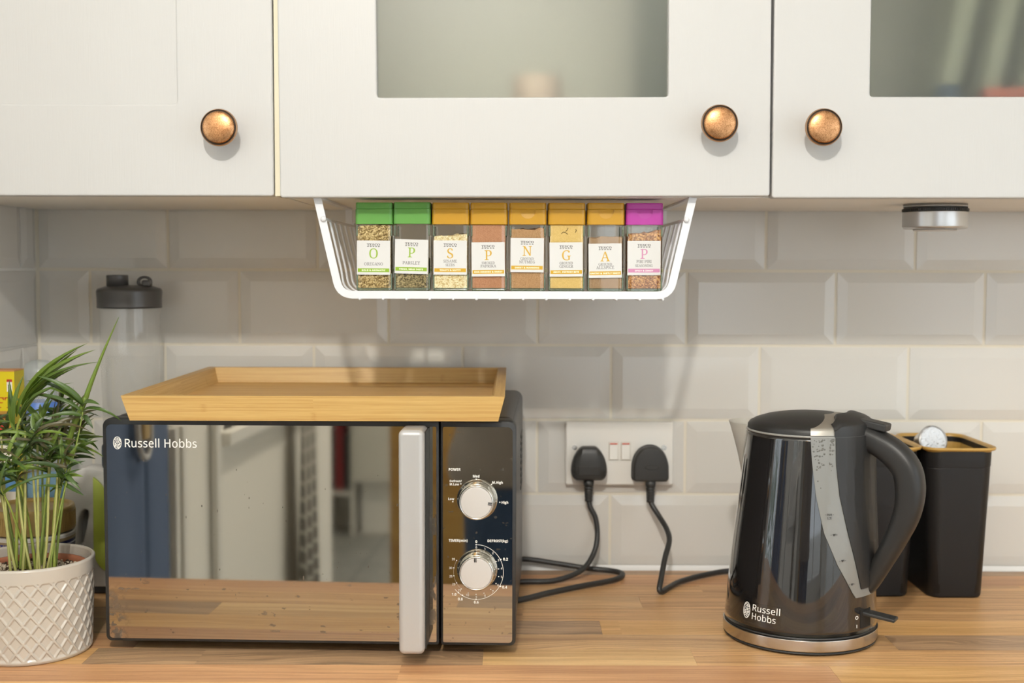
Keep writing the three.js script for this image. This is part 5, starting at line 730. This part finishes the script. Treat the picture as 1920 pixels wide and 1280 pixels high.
// ------------------------------------------------------------------ the photographer, seen only as a reflection
{
  const person = thing('person', 'person in a grey brown jumper and blue jeans standing behind the camera', 'person', -0.045, 0, 2.02, Math.PI);
  const cap = (a, b, ra, rbb) => ({ a: V(...a), b: V(...b), ra, rb: rbb });
  const sd = (p, c) => { const d = c.b.clone().sub(c.a), t = clamp(p.clone().sub(c.a).dot(d) / d.lengthSq()); return p.distanceTo(c.a.clone().addScaledVector(d, t)) - mix(c.ra, c.rb, t); };
  const field = (caps, k, extra) => (x, y, z) => { const p = V(x, y, z); let s = 0; for (const c of caps) s += Math.exp(-sd(p, c) * k); let d = -Math.log(Math.max(s, 1e-30)) / k; return extra ? extra(d, x, y, z) : d; };
  const mesh = (f, c, half, n) => { const mc = new MarchingCubes(n, M.plaster, false, false, 400000); mc.isolation = 0; for (let k = 0; k < n; k++) for (let j = 0; j < n; j++) for (let i = 0; i < n; i++) mc.field[k * n * n + j * n + i] = -f(c[0] + (i - n / 2) / (n / 2) * half, c[1] + (j - n / 2) / (n / 2) * half, c[2] + (k - n / 2) / (n / 2) * half); mc.update(); const g = new THREE.BufferGeometry(), cnt = mc.count; g.setAttribute('position', new THREE.BufferAttribute(mc.positionArray.slice(0, cnt * 3), 3)); g.setAttribute('normal', new THREE.BufferAttribute(mc.normalArray.slice(0, cnt * 3), 3)); g.scale(half, half, half).translate(...c); g.computeVertexNormals(); return g; };
  const EL = (s) => [s * 0.225, 1.17, 0.03], WR = (s) => [s * 0.095, 1.275, 0.215];
  const arms = [-1, 1].flatMap((s) => [cap([s * 0.185, 1.42, 0], EL(s), 0.05, 0.042), cap(EL(s), WR(s), 0.041, 0.029)]);
  const legs = [-1, 1].flatMap((s) => [cap([s * 0.09, 0.92, 0], [s * 0.10, 0.50, 0.01], 0.085, 0.058), cap([s * 0.10, 0.50, 0.01], [s * 0.105, 0.09, -0.02], 0.056, 0.038)]);
  const torso = [cap([0, 0.97, 0], [0, 1.15, 0.0], 0.125, 0.115), cap([-0.05, 1.15, 0], [-0.08, 1.36, 0], 0.10, 0.095), cap([0.05, 1.15, 0], [0.08, 1.36, 0], 0.10, 0.095), cap([-0.15, 1.43, 0], [0.15, 1.43, 0], 0.055, 0.055)];
  const neck = [cap([0, 1.42, 0], [0, 1.54, 0.01], 0.058, 0.052)];
  const head = [cap([0, 1.60, 0.015], [0, 1.67, 0.0], 0.062, 0.082), cap([0, 1.555, 0.045], [0, 1.56, 0.055], 0.036, 0.034), cap([0, 1.625, 0.078], [0, 1.600, 0.096], 0.009, 0.014), cap([-0.022, 1.578, 0.078], [0.022, 1.578, 0.078], 0.008, 0.008), cap([-0.076, 1.63, -0.005], [-0.080, 1.60, 0.0], 0.014, 0.010), cap([0.076, 1.63, -0.005], [0.080, 1.60, 0.0], 0.014, 0.010), cap([-0.03, 1.652, 0.070], [0.03, 1.652, 0.070], 0.012, 0.012)];
  const hands = [-1, 1].flatMap((s) => { const w = WR(s), p = [s * 0.083, 1.300, 0.262], o = [cap(w, p, 0.028, 0.032)]; for (let i = 0; i < 4; i++) { const y = 1.326 - i * 0.0185, L = [0.030, 0.036, 0.034, 0.027][i]; o.push(cap([s * 0.084, y, 0.280], [s * 0.080, y - 0.002, 0.280 + L], 0.0102, 0.0094), cap([s * 0.080, y - 0.002, 0.280 + L], [s * 0.052, y - 0.004, 0.284 + L], 0.0094, 0.0084)); } o.push(cap([s * 0.080, 1.325, 0.248], [s * 0.052, 1.345, 0.236], 0.013, 0.0105)); return o; });
  const flat = (d, x, y, z) => d;
  const skin = P({ color: rgb(0.58, 0.36, 0.26), roughness: 0.55 });
  const body = merge([mesh(field([...arms, ...torso, ...legs, ...neck], 60), [0, 0.80, 0], 0.86, 76), mesh(field([...neck, ...head], 110), [0, 1.60, 0.0], 0.17, 62), ...[-1, 1].map((s) => mesh(field(hands.slice(s < 0 ? 0 : hands.length / 2, s < 0 ? hands.length / 2 : hands.length), 260), [s * 0.080, 1.30, 0.265], 0.13, 58))]);
  part(person, 'body', body, skin);
  part(person, 'jumper', mesh(field([...arms.map((c, i) => (i % 2 ? { ...c, ra: c.ra + 0.014, rb: c.rb + 0.016 } : { ...c, ra: c.ra + 0.016, rb: c.rb + 0.014 })), ...torso.map((c) => ({ ...c, ra: c.ra + 0.026, rb: c.rb + 0.026 })), cap([-0.10, 0.84, 0], [0.10, 0.84, 0], 0.125, 0.125), cap([-0.09, 1.02, 0], [0.09, 1.02, 0], 0.13, 0.13)], 55, (d, x, y, z) => Math.max(d, z < 0.16 ? 0.80 - y : z - 0.20, y - 1.512)), [0, 1.16, 0], 0.44, 78), P({ color: rgb(0.26, 0.23, 0.205), roughness: 0.95 }));
  part(person, 'jeans', mesh(field([...legs.map((c) => ({ ...c, ra: c.ra + 0.018, rb: c.rb + 0.02 })), cap([-0.05, 0.92, 0], [0.05, 0.92, 0], 0.125, 0.125)], 60, (d, x, y, z) => Math.max(d, y - 0.87, 0.07 - y)), [0, 0.53, 0], 0.56, 76), P({ color: rgb(0.035, 0.065, 0.13), roughness: 0.9 }));
  part(person, 'hair', mesh(field([cap([0, 1.675, -0.012], [0, 1.70, -0.005], 0.088, 0.082), cap([0, 1.64, -0.05], [0, 1.60, -0.05], 0.055, 0.045)], 90, (d, x, y, z) => Math.max(d, z > 0.03 ? 1.685 - y : -1, Math.min(0.0 + (1.62 - y), Math.abs(x) - 0.07))), [0, 1.66, 0], 0.16, 54), P({ color: rgb(0.06, 0.038, 0.022), roughness: 0.7 }));
  const cam = thing('camera', 'black camera held up by the photographer just behind the viewpoint', 'camera', -0.02, 1.313, 1.735, Math.PI);
  part(cam, 'camera_body', [rb(0.128, 0.088, 0.036, 0.008, 0, 0, -0.012, 4), rb(0.05, 0.026, 0.034, 0.007, 0, 0.052, -0.012, 4)], M.rubber); part(cam, 'lens', lathe([[0, 0.004], [0.034, 0.004], [0.034, 0.050], [0.031, 0.053], [0.028, 0.052], [0.0, 0.046]], 48).rotateX(Math.PI / 2), M.blackPlastic); part(cam, 'rear_screen', rb(0.075, 0.052, 0.003, 0.001, 0, -0.004, -0.0312), M.blackGloss);
  for (const s of [-1, 1]) { part(person, 'shoe', [rb(0.085, 0.05, 0.26, 0.024, s * 0.105, 0.055, 0.045, 4), rb(0.092, 0.022, 0.27, 0.008, s * 0.105, 0.0115, 0.045)], P({ color: rgb(0.05, 0.05, 0.055), roughness: 0.6 })); part(person, 'eye', new THREE.SphereGeometry(0.0095, 16, 12).translate(s * 0.031, 1.634, 0.072), P({ color: rgb(0.7, 0.68, 0.65), roughness: 0.2 })); }
}

// ------------------------------------------------------------------ ceiling lamps
function ceilingLamp(label, x, z, power, r, color) {
  const g = thing('ceiling_lamp', label, 'ceiling lamp', x, TOP, z);
  part(g, 'ceiling_rose', lathe([[0, 0], [0.055, 0], [0.05, -0.018], [0.012, -0.022], [0, -0.022]].reverse(), 40), M.whitePlastic);
  part(g, 'lamp_holder', cyl(0.016, 0.014, 0.03, 0, -0.034, 0, 24), M.whitePlastic);
  part(g, 'bulb', new THREE.SphereGeometry(r, 32, 20).translate(0, -0.046 - r, 0), S({ color: 0xffffff, emissive: color, emissiveIntensity: 4 }));
  const l = new THREE.PointLight(color, power, 0, 2); l.position.set(0, -0.046 - r, 0); l.shadow.radius = r * 0.96 / 0.02; l.castShadow = true; g.add(l); return g;
}
const warm = new THREE.Color().setRGB(1.0, 0.965, 0.90);
ceilingLamp('bare round bulb on the ceiling above the camera', -0.10, 2.12, LAMP, 0.045, warm);

scene.traverse((o) => { if (o.isMesh) { o.castShadow = true; o.receiveShadow = true; } });
renderer.render(scene, camera);
